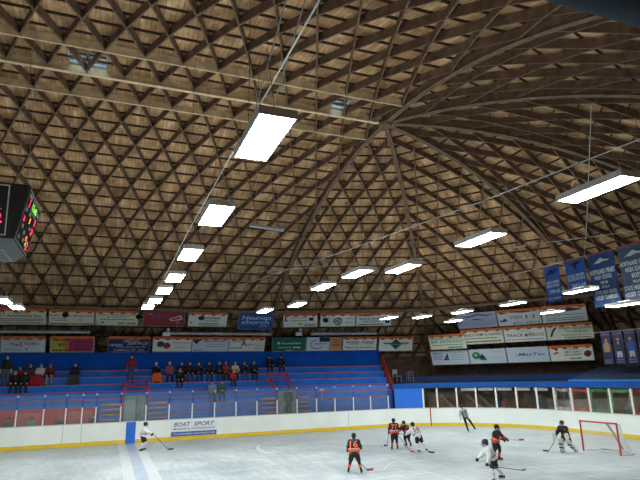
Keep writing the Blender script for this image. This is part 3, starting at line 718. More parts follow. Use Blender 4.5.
T(g, 'VAN 11', (105, 130, 185), .28, .86, .40, .62); Pg(g, (45, 75, 165), [(.06, .36), (.12, .36), (.15, .44), (.20, .46), (.22, .28), (.06, .26)]); T(g, '477-3012', (95, 120, 180), .34, .96, .06, .20); Pg(g, (40, 60, 130), [(.0, .80), (.12, .86), (.3, .82), (.12, .74)]); Pg(g, (70, 60, 90), [(.25, .84), (.6, .9), (.9, .82), (.6, .76)])
g = sign('white sign with a black and red car silhouette, top right of the right-hand group', FA, A36, 2.66, 5.36, Tt, Tb, WH, GR)
Pg(g, (35, 40, 50), [(.15, .66), (.3, .80), (.62, .84), (.85, .78), (.9, .7), (.6, .64)]); El(g, (180, 40, 50), .22, .62, .15, .07, 'emblem', .016); dashes(g, (120, 140, 150), .1, .92, (.44, .26, .14), .05, 30)
g = sign("cream sign with dark pantry lettering, middle row of the right-hand group", FA, A36, -2.93, -.02, Mt, Mb, CR, GR)
T(g, "PAUL'S PUMP & PANTRY", (50, 60, 55), .04, .96, .54, .70); dashes(g, (90, 100, 90), .1, .85, (.38,), .06, 31); dashes(g, (60, 70, 60), .06, .92, (.16,), .09, 32)
g = sign('white sign with big red words under a faint arch, middle row of the right-hand group', FA, A36, .02, 2.70, Mt, Mb, WH, GR)
T(g, 'TRACK', (160, 35, 45), .06, .48, .34, .54); T(g, 'BROS', (160, 35, 45), .60, .96, .34, .54); El(g, (60, 110, 80), .54, .42, .10, .10); mb = MB(); mb.tube([(.02+.42*math.cos(a), .55+.22*math.sin(a), .012) for a in np.linspace(.2, 2.94, 14)], .012, 5); mb.build('emblem_arc', cm(150, 165, 160), g); dashes(g, (120, 130, 125), .04, .95, (.16,), .05, 33)
g = sign('cream sign with olive lettering and a dark streak emblem, right end of the middle row', FA, A36, 2.74, 5.52, Mt, Mb, CR, GR)
T(g, 'Eagle Landmark', (120, 120, 40), .30, .97, .62, .82); T(g, 'Surveying, Inc.', (110, 110, 45), .42, .92, .42, .58); Pg(g, (35, 40, 45), [(.08, .20), (.12, .24), (.16, .5), (.26, .82), (.20, .78), (.12, .55), (.07, .2)]); T(g, 'Professional Land Surveyors', (90, 70, 60), .34, .97, .24, .33); dashes(g, (120, 90, 70), .38, .94, (.12,), .06, 34)
g = sign('cream sign with teal green lettering, alone at the left of the right-hand group', FA, A36, -5.36, -2.65, (17.1, 6.04), (17.5, 5.02), CR, GR)
T(g, 'LEHNER DRAGON', (60, 150, 120), .04, .90, .66, .82); T(g, 'BAR RESTAURANT', (40, 140, 105), .06, .96, .44, .62); dashes(g, (130, 150, 120), .08, .92, (.30,), .06, 35); dashes(g, (70, 90, 80), .50, .90, (.12,), .08, 36)
g = sign('pale blue sign with a tall black triangle, bottom left of the right-hand group', FA, A36, -5.62, -2.80, Bt, Bb, PB, GR, strip=False)
for k, t in enumerate(('Burkett', 'Land', 'Survey')): T(g, t, (70, 90, 150), .08, .30, .76-.2*k, .90-.2*k)
Pg(g, (30, 35, 50), [(.33, .34), (.46, .84), (.47, .34)]); El(g, (140, 160, 190), .415, .46, .06, .07, z=.016); dashes(g, (140, 155, 170), .56, .88, (.84, .68, .52, .36), .03, 37)
g = sign('pale sign with a round green tree emblem, bottom row of the right-hand group', FA, A36, -2.76, -.17, Bt, Bb, PB, GR, strip=False)
El(g, (45, 135, 95), .20, .58, .30, .26); El(g, (185, 205, 200), .19, .62, .10, .09, z=.018); Pg(g, (30, 70, 50), [(.26, .36), (.36, .7), (.46, .36)], z=.02); El(g, (60, 130, 100), .38, .3, .24, .06, z=.022); dashes(g, (150, 165, 170), .6, .9, (.8, .4), .03, 38)
g = sign('pale blue sign with small widely spaced blue letters, bottom row of the right-hand group', FA, A36, -.13, 2.60, Bt, Bb, PB, GR, strip=False)
T(g, '-MasTec', (60, 85, 160), .22, .92, .44, .64, .1)
g = sign('white sign with a red dragon head emblem, bottom right of the group', FA, A36, 2.64, 5.26, Bt, Bb, WH, GR)
El(g, (140, 40, 50), .17, .78, .10, .10); Pg(g, (175, 60, 70), [(.08, .52), (.2, .62), (.22, .54), (.1, .44)]); T(g, 'THE HOUSE OF', (70, 80, 80), .34, .68, .72, .80); T(g, 'RENT SUPPLY', (55, 65, 65), .36, .74, .52, .64); T(g, 'AND EQUIPMENT', (55, 65, 65), .34, .74, .34, .46); dashes(g, (70, 90, 100), .46, .72, (.16,), .08, 39)
Pg(g, (120, 45, 55), [(.78, .36), (.86, .22), (.94, .34), (.96, .56), (.88, .66), (.80, .56)]); Pg(g, (50, 55, 60), [(.82, .36), (.86, .28), (.91, .36), (.90, .48), (.84, .48)], z=.02)
# conduit duct lengths between the sign rows
for s0, s1, y, z, lab in ((-8, -1.3, 37.4, 6.42, 'long grey duct between the sign rows at the far left'), (3.4, 10.8, 37.4, 6.38, 'grey duct length between the sign rows near the deep blue banner'), (12.6, 17.2, 37.3, 6.35, 'grey duct length between the sign rows above the tan sign')):
    a = Vector((s0, y, z)); b = Vector((s1, y, z))
    if s0 > HX: a = Vector((13.6, 36.6, z)); b = Vector((18.4, 35.6, z))
    o = empty('duct', a, 0, lab, 'duct', 'grey ducts between the sign rows'); MB().tube([(0, 0, 0), b-a], .12, 10).build('pipe', M['steel'], o)
    for f in (.1, .5, .9): p = (b-a)*f; MB().bar(p, p+Vector((0, .15, 1.45)), .02, .02).build('hanger', M['steel'], o)

# ------------------------------------------------------------------ high-bay lights
def make_light():
    g = empty('high_bay_light', (0, 0, 0))
    mb = MB(); W, L = .24, .72
    mb.box(-W-.02, W+.02, -L-.02, L+.02, .035, .11).box(-W-.02, -W, -L-.02, L+.02, -.01, .035).box(W, W+.02, -L-.02, L+.02, -.01, .035).box(-W, W, -L-.02, -L, -.01, .035).box(-W, W, L, L+.02, -.01, .035)
    mb.build('housing', M['white'], g)
    MB().quad([(-W, L, 0), (W, L, 0), (W, -L, 0), (-W, -L, 0)]).build('diffuser', M['diff'], g)
    MB().box(-.07, .07, -.25, .25, .11, .16).build('ballast_box', M['grey'], g)
    MB().quad([(-.2, -.66, .113), (-.1, -.66, .113), (-.1, .66, .113), (-.2, .66, .113)]).quad([(.1, -.66, .113), (.2, -.66, .113), (.2, .66, .113), (.1, .66, .113)]).build('added_uplight_strip', M['added_up'], g)  # glowing strips added on top of the housing to lift the roof's light
    for y in (-.6, .6): MB().tube([(0, y, .1), (0, y*.3, 1.35)], .005, 5).build('suspension_wire', M['darkwood'], g)
    return g
LZ = 6.6
LX1, LY1, LX2, LY2, LX3, LY3 = 15.3, 27.9, 20.6, 29.0, 23.4, 23.4
lights = [
 (1.80, 6.65, 'large lit panel light, nearest to the ridge beams'), (1.84, 10.49, 'lit panel light, second nearest in the left row'), (1.83, 14.24, 'lit panel light, third nearest in the left row'),
 (1.83, 17.79, 'lit panel light, fourth in the left row'), (1.74, 20.61, 'lit panel light, fifth in the left row'), (1.63, 23.41, 'lit panel light, sixth in the left row'), (1.48, 25.46, 'lit panel light, farthest of the left row above the red sign'),
 (8.27, 6.79, 'long lit panel light high above the blue hanging banners'), (8.54, 10.59, 'lit panel light, second nearest of the middle row'), (8.50, 14.42, 'lit panel light in the middle row, upper right of the post line'),
 (7.45, 15.6, 'lit panel light in the middle row, left of the corner rafter'), (7.31, 18.33, 'lit panel light in the middle row above the round emblem sign'), (8.01, 23.42, 'small lit panel light above the building emblem sign'), (7.16, 25.94, 'small lit panel light over the deep blue banner sign'),
 (18.41, 16.72, 'lit panel light in front of the small blue hanging banners'), (18.47, 20.91, 'lit panel light above the faded blue capitals sign'), (17.95, 24.38, 'lit panel light in front of the lavender sign'), (17.06, 27.06, 'lit panel light left of the lavender sign'),
 (LX1, LY1, 'lit panel light above the last sign of the upper row'), (LX2, LY2, 'lit panel light below the left end of the lavender sign'), (LX3, LY3, 'lit panel light across the car silhouette sign'), (18.8, 15.0, 'lit panel light under the large blue hanging banners'),
 (-4.2, 24.67, 'lit panel light at the left edge, farther one'), (-4.0, 26.7, 'lit panel light at the left edge over the motor-works sign')]
extra = [(-4.2, y) for y in (7, 10.7, 14.4)]+[(-10.5, y) for y in (7, 12, 17, 22, 27)]+[(-17, y) for y in (9, 16, 23, 30)]+[(8, 30.5), (1.8, 29.5), (18.3, 9)]
L0 = make_light()
for i, (x, y, lab) in enumerate(lights):
    o = L0 if i == 0 else copy_tree(L0)
    o.location = (x, y, LZ if y != 15.0 else 5.8); tag(o, lab, 'light', 'panel lights hung over the ice')
NOX = []
for i, (x, y) in enumerate([(-4.2, 14.4), (-4.4, 8.0), (-10.5, 9), (-10.5, 16), (-10.5, 23), (-17, 12), (-17, 22)]):  # unseen fixtures added so that the roof gets enough light
    o = copy_tree(L0); o.location = (x, y, LZ); tag(o, 'lit panel light added unseen beyond the left of the view', 'light', 'panel lights added outside the view')
for j, (pts, lab) in enumerate(((((2.2, 2, 8.0), (2.15, 9, 8.0), (2.1, 17, 8.02), (2.2, 29, 8.1)), 'grey conduit running above the left row of lights'), (((10.2, 2, 8.0), (9.97, 7, 7.98), (9.4, 11.4, 7.98), (8.2, 18, 8.0), (6.1, 27, 8.05)), 'grey conduit cable running above the middle row of lights'))):
    o = empty('conduit', pts[0], 0, lab, 'conduit', None)
    q = [Vector(p)-Vector(pts[0]) for p in pts]
    MB().tube(q, .015, 6).build('pipe', M['grey'], o)
    for f in q:
        x, y = f.x+pts[0][0], f.y+pts[0][1]; zr = Z0-R+math.sqrt(R*R-(y-Y0)**2)+.1
        MB().tube([f, Vector((f.x, f.y, zr-pts[0][2]))], .006, 5).build('hanger', M['darkwood'], o)
# thin wires that hold conduit 1 to the ridge, seen as a pair of slanting rods
o = empty('guy_wire', (2.3, 8.9, 8.0), 0, 'pair of slanting steel rods rising from the nearest light to the roof', 'wire')
for dx in (-.12, .2): MB().tube([(dx, 0, 0), (dx+.5, -4.2, 4.1)], .014, 6).build('rod', M['steel'], o)
o = empty('strip_light', (4.45, 15.9, 8.0), .2, 'unlit grey tube light hanging under the roof', 'light')
MB().box(-.62, .62, -.05, .05, .02, .08).build('housing', M['grey'], o); MB().tube([(-.6, 0, 0), (.6, 0, 0)], .022, 8).build('tube', M['deadtube'], o)
for x in (-.4, .4): MB().tube([(x, 0, .08), (x, 0, 5.2)], .008, 5).build('wire', M['steel'], o)
# tension wires with turnbuckles under the right roof
for k, (a, b, lab) in enumerate((((22.0, 13.2, 9.0), (6.0, 30, 9.2), 'thin cable crossing under the roof from the right'), ((12.5, 10, 10.8), (24.5, 22, 8.2), 'thin cable crossing behind the long light'))):
    o = empty('roof_cable', a, 0, lab, 'cable'); d = Vector(b)-Vector(a); MB().tube([(0, 0, 0), d*.5-Vector((0, 0, .3)), d], .014, 6).build('wire', M['steel'], o)
    MB().tube([d*.3-Vector((0, 0, .19)), d*.32-Vector((0, 0, .2))], .06, 8).build('turnbuckle', M['grey'], o)
# horn speakers, emergency lamps
for x, y, z, r, lab in ((-2.75, 36.7, 7.40, .17, 'round dark speaker in front of the bird emblem sign'), (1.55, 36.7, 7.35, .15, 'round dark speaker at the corner of the heating sign'), (-.95, 37.2, 6.5, .28, 'large dark speaker between the sign rows'), (14.4, 35.9, 7.25, .17, 'round dark speaker by the black capitals sign')):
    o = empty('speaker', (x, y, z), 0, lab, 'speaker', 'dark speakers hung at the signs')
    MB().lathe([(.02, -.02), (r*.5, -.02), (r, -.22), (r*1.02, -.24), (r*.9, -.22), (r*.3, -.1), (.01, -.08)], 18, 'y').build('horn', M['black'], o, True)
    MB().lathe([(.01, .22), (r*.45, .2), (r*.5, 0), (.02, -.02)], 14, 'y').build('driver', M['grey'], o, True)
    MB().bar((0, .1, 0), (0, .1, .7), .03, .03).build('bracket', M['grey'], o)
for x, y, z, lab in ((3.42, 37.1, 6.3, 'white emergency lamp box left of the grey duct'), (12.7, 36.8, 6.35, 'white emergency lamp box above the dark green bank sign')):
    o = empty('emergency_light', (x, y, z), 0, lab, 'lamp', 'emergency lamp boxes')
    MB().box(-.23, .23, -.08, .08, -.12, .12).build('case', M['white'], o)
    MB().lathe([(.01, -.12), (.09, -.12), (.11, -.02), (.03, .04)], 14, 'y', (.12, 0, .30)).build('lamp_head', M['white'], o, True); MB().box(.1, .14, -.02, .02, .12, .24).build('neck', M['grey'], o)
# blue-grey duct at the top right corner
o = empty('ventilation_duct', (7.5, 5.2, 9.5), 0, 'dark blue-grey round duct crossing the top right corner', 'duct')
MB().tube([(-5, 0, 0), (-1, 0, 0), (1.5, 0, 0), (5, 0, 0)], .42, 20).build('pipe', cm(38, 50, 62, 45), o, True)
for x, z in ((-3, 0), (1.9, 0), (4, 0)): MB().lathe([(.425, -.04), (.46, -.03), (.46, .03), (.425, .04)], 20, 'z', (0, 0, 0)).build('band', M['grey'], o).matrix_local = Matrix.Translation((x, 0, z)) @ Matrix.Rotation(PI/2, 4, 'Y')

# ------------------------------------------------------------------ hanging scoreboard
sb = empty('scoreboard', (-4.3, 19.0, 7.3), 0, 'black four-sided hanging scoreboard with red, green and amber digits', 'scoreboard')
def fr(p): return Vector(p)
hx, hy, bx_, by_ = 1.64, 1.52, 1.34, 1.27; ztop, zb = 1.95, .28
mb = MB(); mb.hexa([(-bx_, -by_, zb), (bx_, -by_, zb), (bx_, by_, zb), (-bx_, by_, zb), (-hx, -hy, ztop), (hx, -hy, ztop), (hx, hy, ztop), (-hx, hy, ztop)]); mb.build('case', M['black'], sb)
mb = MB(); mb.hexa([(-bx_+.28, -by_+.28, 0), (bx_-.28, -by_+.28, 0), (bx_-.28, by_-.28, 0), (-bx_+.28, by_-.28, 0), (-bx_+.02, -by_+.02, zb-.003), (bx_-.02, -by_+.02, zb-.003), (bx_-.02, by_-.02, zb-.003), (-bx_+.02, by_-.02, zb-.003)]); und = mb.build('underside', mat('underside_grey', (.13, .15, .15), .5), sb)
for k in range(5): MB().box(-.95, .95, -.9+.4*k, -.82+.4*k, -.05, 0).build('rib', M['steel'], und)
def face_frame(a, b, c, d):      # a,b bottom left/right; c,d top right/left seen from outside -> local frame (origin a, x, y, n)
    a, b, c, d = map(Vector, (a, b, c, d)); x = (b-a).normalized(); n = (b-a).cross(d-a).normalized(); y = n.cross(x)
    return Matrix(((x.x, y.x, n.x, a.x), (x.y, y.y, n.y, a.y), (x.z, y.z, n.z, a.z), (0, 0, 0, 1))), (b-a).length, (d-a).dot(y)
def face(a, b, c, d, name):
    m_, W, H = face_frame(a, b, c, d); e = bpy.data.objects.new(name, MB().box(.06, W-.06, .05, H-.06, .0, .015).mesh(name, M['black'])); C.objects.link(e); e.parent = sb; e.matrix_local = m_; return e, W, H
red_led = mat('led_red', (1.0, .03, .10), emit=2.2); grn_led = mat('led_green', (.25, .9, .08), emit=1.3); amb_led = mat('led_amber', (1.0, .40, .05), emit=1.4); lab_ = mat('label_grey', (.45, .5, .5))
e, W, H = face((bx_, -by_, zb), (bx_, by_, zb), (hx, hy, ztop), (hx, -hy, ztop), 'end_face')
def line_frame(W, H, e, x0, x1, y0, y1, w_=.025):
    MB().box(x0, x1, y0, y0+w_, .016, .024).box(x0, x1, y1-w_, y1, .016, .024).box(x0, x0+w_, y0+w_, y1-w_, .016, .024).box(x1-w_, x1, y0+w_, y1-w_, .016, .024).build('outline', lab_, e)
line_frame(W, H, e, .02, W-.02, .03, H-.04)
line_frame(W, H, e, .95, 2.0, 1.20, H-.12)
for txt, x0, x1, y0, y1, m_ in (('12:40', 1.02, 1.9, 1.28, 1.5, grn_led), ('2', .42, .56, 1.20, 1.44, red_led), ('1', 2.1, 2.2, 1.0, 1.24, red_led), ('1', 1.25, 1.36, .86, 1.05, amb_led), ('16', .3, .5, .70, .88, red_led), ('24', 1.95, 2.25, .66, .90, red_led), ('15', 1.5, 1.75, .34, .5, amb_led), ('2', 1.9, 2.2, .12, .42, red_led), (':45', 1.62, 1.86, .18, .32, grn_led)):
    lettering(txt, m_, e, x0, x1, y0, y1, .022, 'digit')
for x, y, w_ in ((.2, 1.46, .45), (2.1, 1.36, .35), (.2, 1.02, .3), (.9, 1.05, .28), (1.5, .72, .28), (.4, .52, .25), (.9, .42, .25), (1.1, .22, .25), (.35, .15, .22)): MB().box(x, x+w_, y, y+.11, .016, .022).build('caption', lab_, e)
e, W, H = face((-bx_, -by_, zb), (bx_, -by_, zb), (hx, -hy, ztop), (-hx, -hy, ztop), 'front_face')
line_frame(W, H, e, .1, W-.22, .08, H-.06, .035)
lettering('GUEST', M['white'], e, 1.5, W-.48, H-.42, H-.24, .02); lettering('PENALTY', M['white'], e, 1.5, W-.38, .80, .90, .02); lettering('12', red_led, e, 1.95, W-.36, .46, .76, .02, 'digit')
lettering('HOME', M['white'], e, .22, .8, H-.38, H-.20, .02); lettering('0', red_led, e, .3, .6, .46, .76, .02, 'digit')
for x, y in ((-1.2, -1.1), (1.2, -1.1), (1.2, 1.1), (-1.2, 1.1)): MB().tube([(x, y, ztop), (x*.9, y*.5, 7.1)], .012, 5).build('cable', M['steel'], sb)

# ------------------------------------------------------------------ championship banners hung from a cable
BXX = 20.0
cb = empty('banner_cable', (BXX, 21.5, 8.42), 0, 'steel cable carrying the blue hanging banners', 'cable'); MB().tube([(0, 3.0, .0), (0, -4, 0), (0, -13.5, 0)], .02, 6).build('wire', M['steel'], cb)
def hbanner(label, ya, yb, zt, zb_, col, lines, emblem, tilt=0.0, lines_col=(190, 205, 215)):
    g = empty('hanging_banner', (0, 0, 0), 0, label, 'banner', 'blue banners hung on the cable')
    w_ = (ya-yb)/2; h = zt-zb_
    right = Vector((0, -1, 0)); up = Vector((0, 0, 1)); nz = Vector((-1, 0, 0)); c = Vector((BXX, (ya+yb)/2, zb_))
    Rm = Matrix.Rotation(tilt, 4, 'X')
    g.matrix_world = Matrix.Translation(c) @ Rm @ Matrix(((0, 0, -1, 0), (-1, 0, 0, 0), (0, 1, 0, 0), (0, 0, 0, 1)))
    g['w'] = w_; g['h'] = h
    # cloth with soft waves
    mb = MB(); n = 14
    for i in range(n):
        for j in range(6):
            f = lambda i, j: (-w_+2*w_*i/n, h*j/6, .03*math.sin(i*.9)*(1-j/7)-.03)
            mb.quad([f(i, j), f(i+1, j), f(i+1, j+1), f(i, j+1)])
            q = [f(i, j+1), f(i+1, j+1), f(i+1, j), f(i, j)]; mb.quad([(a, b, z-.012) for a, b, z in q])
    mb.build('cloth', cm(*col), g)
    MB().box(-w_-.02, w_+.02, h-.04, h+.03, -.06, .02).build('pole', cm(110, 60, 75), g)
    for t, x0, x1, y0, y1 in lines: lettering(t, cm(*lines_col), g, -w_+2*w_*x0, -w_+2*w_*x1, h*y0, h*y1, .022)
    if emblem == 'bird': MB().poly([(-w_*.9, h*.70), (-w_*.2, h*.80), (w_*.1, h*.76), (w_*.8, h*.88), (w_*.2, h*.84), (0, h*.90), (-w_*.2, h*.86)], .01, .024).build('emblem', cm(25, 30, 40), g)
    elif emblem == 'bird2': MB().poly([(-w_*.6, h*.86), (-w_*.1, h*.84), (w_*.0, h*.70), (w_*.2, h*.84), (w_*.7, h*.88), (w_*.2, h*.92), (-w_*.2, h*.90)], .01, .024).build('emblem', cm(25, 30, 40), g)
    else: MB().poly([(-w_*.6, h*.80), (-w_*.35, h*.84), (0, h*.90), (w_*.3, h*.86), (w_*.7, h*.85), (w_*.45, h*.82), (w_*.2, h*.83), (-w_*.2, h*.80), (-w_*.4, h*.81)], .01, .024).build('emblem', cm(150, 165, 180), g)
    return g
hbanner('small bright blue banner, leftmost on the cable, with a black bird', 20.2, 19.25, 8.36, 6.60, (28, 78, 160), [('WISCONSIN', .1, .95, .50, .58), ('REGIONALS', .1, .95, .40, .48), ('1999-00', .25, .95, .22, .33), ('STATE CHAMPIONS', .08, .95, .06, .12)], 'bird')
hbanner('small bright blue banner with a black hawk, second on the cable', 18.85, 17.72, 8.38, 6.75, (28, 78, 160), [('EAGLE RIVER', .1, .95, .50, .58), ('RECREATION', .1, .95, .40, .48), ('2003-04', .25, .95, .18, .31)], 'bird2')
hbanner('large dark blue school banner with a pale wing, third on the cable', 17.5, 16.15, 8.40, 6.02, (22, 56, 104), [('NORTHLAND PINES', .04, .97, .60, .69), ('HIGH SCHOOL', .18, .85, .50, .58), ('1987-88', .38, .66, .41, .46), ('W.I.A.A.', .40, .70, .33, .38), ('STATE HIGH SCHOOL', .12, .95, .22, .29), ('HOCKEY CHAMPIONS', .12, .95, .12, .20)], 'wing')
hbanner('large grey-blue school banner at the right edge of the cable', 15.95, 14.5, 8.40, 6.0, (52, 74, 104), [('NORTHLAND PINES', .04, .97, .64, .72), ('HIGH SCHOOL', .18, .85, .53, .61), ('BOYS', .36, .66, .42, .50), ('W.I.A.A.', .36, .70, .33, .38), ('STATE HIGH SCHOOL', .06, .95, .21, .29), ('HOCKEY CHAMPIONS', .06, .95, .10, .18)], 'wing')
# player posters low on the right
POSTN = ['leftmost', 'second', 'third', 'rightmost']
pr = empty('poster_rail', (26.05, 22.6, 5.43), 0, 'thin rail from which the four portrait posters hang', 'rail'); MB().tube([(0, 1.2, 0), (0, -6, -.05)], .02, 6).build('bar', M['steel'], pr)
for k, (lab, jer, leg) in enumerate((('navy portrait poster of a person in a tan jacket, leftmost of four', (130, 105, 80), (28, 32, 46)), ('navy portrait poster of a person in dark kit with white socks, second of four', (22, 28, 44), (150, 155, 170)), ('navy portrait poster of a person in a royal blue jersey, third of four', (28, 58, 135), (150, 148, 150)), ('navy portrait poster of a person in blue with a pale sash, rightmost of four', (24, 44, 115), (105, 105, 112)))):
    y1 = 22.72-k*.76; w_ = .32; h = 1.78
    g = empty('portrait_poster', (0, 0, 0), 0, lab, 'poster', 'portrait posters low on the right')
    g.matrix_world = Matrix.Translation((26.05, y1-.33, 3.62)) @ Matrix(((0, 0, -1, 0), (-1, 0, 0, 0), (0, 1, 0, 0), (0, 0, 0, 1)))
    g['w'] = w_; g['h'] = h
    MB().box(-w_, w_, 0, h, -.02, 0).build('panel', cm(13, 26, 70), g); MB().box(-w_+.04, w_-.04, h-.2, h-.06, 0, .006).build('title_band', cm(72, 62, 105), g)
    sk = cm(190, 145, 120)
    El(g, (145, 108, 90), .5, .76, .09, .12, 'portrait_head', .010); El(g, (60, 45, 35), .5, .815, .095, .07, 'portrait_hair', .013)
    Pg(g, jer, [(.18, .38), (.15, .60), (.36, .69), (.64, .69), (.85, .60), (.82, .38)], 'portrait_torso', .012); Pg(g, leg, [(.26, .38), (.24, .20), (.44, .20), (.50, .32), (.56, .20), (.76, .20), (.74, .38)], 'portrait_legs', .011)
    if k == 3: Pg(g, (190, 195, 205), [(.24, .60), (.30, .62), (.74, .44), (.68, .40)], 'portrait_sash', .015)
    if k == 1: Pg(g, (200, 205, 215), [(.44, .66), (.56, .66), (.5, .58)], 'portrait_collar', .015)
    dashes(g, (105, 108, 140), .15, .85, (.13, .06), .03, 40+k)
# chairs on the deck beside the bleachers
ch = empty('folding_chair', (19.6, 35.0, 2.78), .3, 'grey chair standing on the blue deck beside the bleachers', 'chair')
MB().box(-.24, .24, -.22, .22, .42, .46).build('seat', M['grey'], ch); MB().box(-.24, .24, .20, .24, .58, .92).build('backrest', M['grey'], ch)
for x in (-.22, .22):
    for y in (-.2, .2): MB().tube([(x, y, 0), (x, y, .44 if y < 0 else .9)], .02, 6).build('leg', M['steel'], ch)
st = empty('stool', (20.6, 34.9, 2.78), 0, 'tall blue-topped stool beside the grey chair on the deck', 'stool')
MB().lathe([(.01, .78), (.20, .78), (.21, .74), (.2, .70), (.01, .70)], 16).build('seat', M['blue'], st)
for x in (-.15, .15):
    for y in (-.15, .15): MB().tube([(x*1.3, y*1.3, 0), (x, y, .72)], .02, 6).build('leg', M['steel'], st)
mb = MB(); [mb.tube([(a[0]*.18, a[1]*.18, .3), (b[0]*.18, b[1]*.18, .3)], .012, 5) for a, b in (((-1, -1), (1, -1)), ((1, -1), (1, 1)), ((1, 1), (-1, 1)), ((-1, 1), (-1, -1)))]; mb.build('foot_ring', M['steel'], st)

# ------------------------------------------------------------------ goal
gl = empty('hockey_goal', (19.24, 17.57, 0), 0, 'red-framed hockey goal with white netting at the right end', 'goal')
PY = .915
for y in (-PY, PY): MB().tube([(0, y, 0), (0, y, 1.22)], .035, 10).build('goal_post', M['red'], gl)
MB().tube([(0, -PY-.03, 1.22), (0, PY+.03, 1.22)], .035, 10).build('crossbar', M['red'], gl)
MB().tube([(0, -PY, .03)]+[(1.3*math.sin(a*PI/12), -PY*math.cos(a*PI/12)*(1.08), .03) for a in range(1, 12)]+[(0, PY, .03)], .045, 8).build('base_frame', M['white'], gl)
MB().tube([(0, -PY, 1.2), (.5, -PY*.75, 1.18), (.56, 0, 1.18), (.5, PY*.75, 1.18), (0, PY, 1.2)], .022, 8).build('top_frame', M['white'], gl)
MB().tube([(.6, .1, 1.17), (.85, .0, .7), (1.1, -.1, .1)], .05, 8).build('net_tie', mat('strap_grey', (.25, .27, .26), .7), gl)
net = MB(); prof = []
def np_(u, v):       # u along the back curve 0..1, v up 0..1
    a = u*PI; b0 = Vector((1.3*math.sin(a), -PY*math.cos(a)*1.08, .03)); t0 = Vector((.56*math.sin(a)**.7 if math.sin(a) > 0 else 0, -PY*math.cos(a), 1.18))
    p = b0.lerp(t0, v); p.x -= .10*math.sin(v*PI)*math.sin(a); return p
for i in range(41): net.tube([np_(i/40, v/6) for v in range(7)], .005, 4)
for j in range(1, 22): net.tube([np_(u/20, j/22) for u in range(21)], .005, 4)
for i in range(10): x = .05*i+.02; net.tube([(x, -PY*(1-.5*x), 1.19), (x, PY*(1-.5*x), 1.19)], .004, 4)
net.build('net', mat('net_white', (.72, .74, .72), .8), gl)

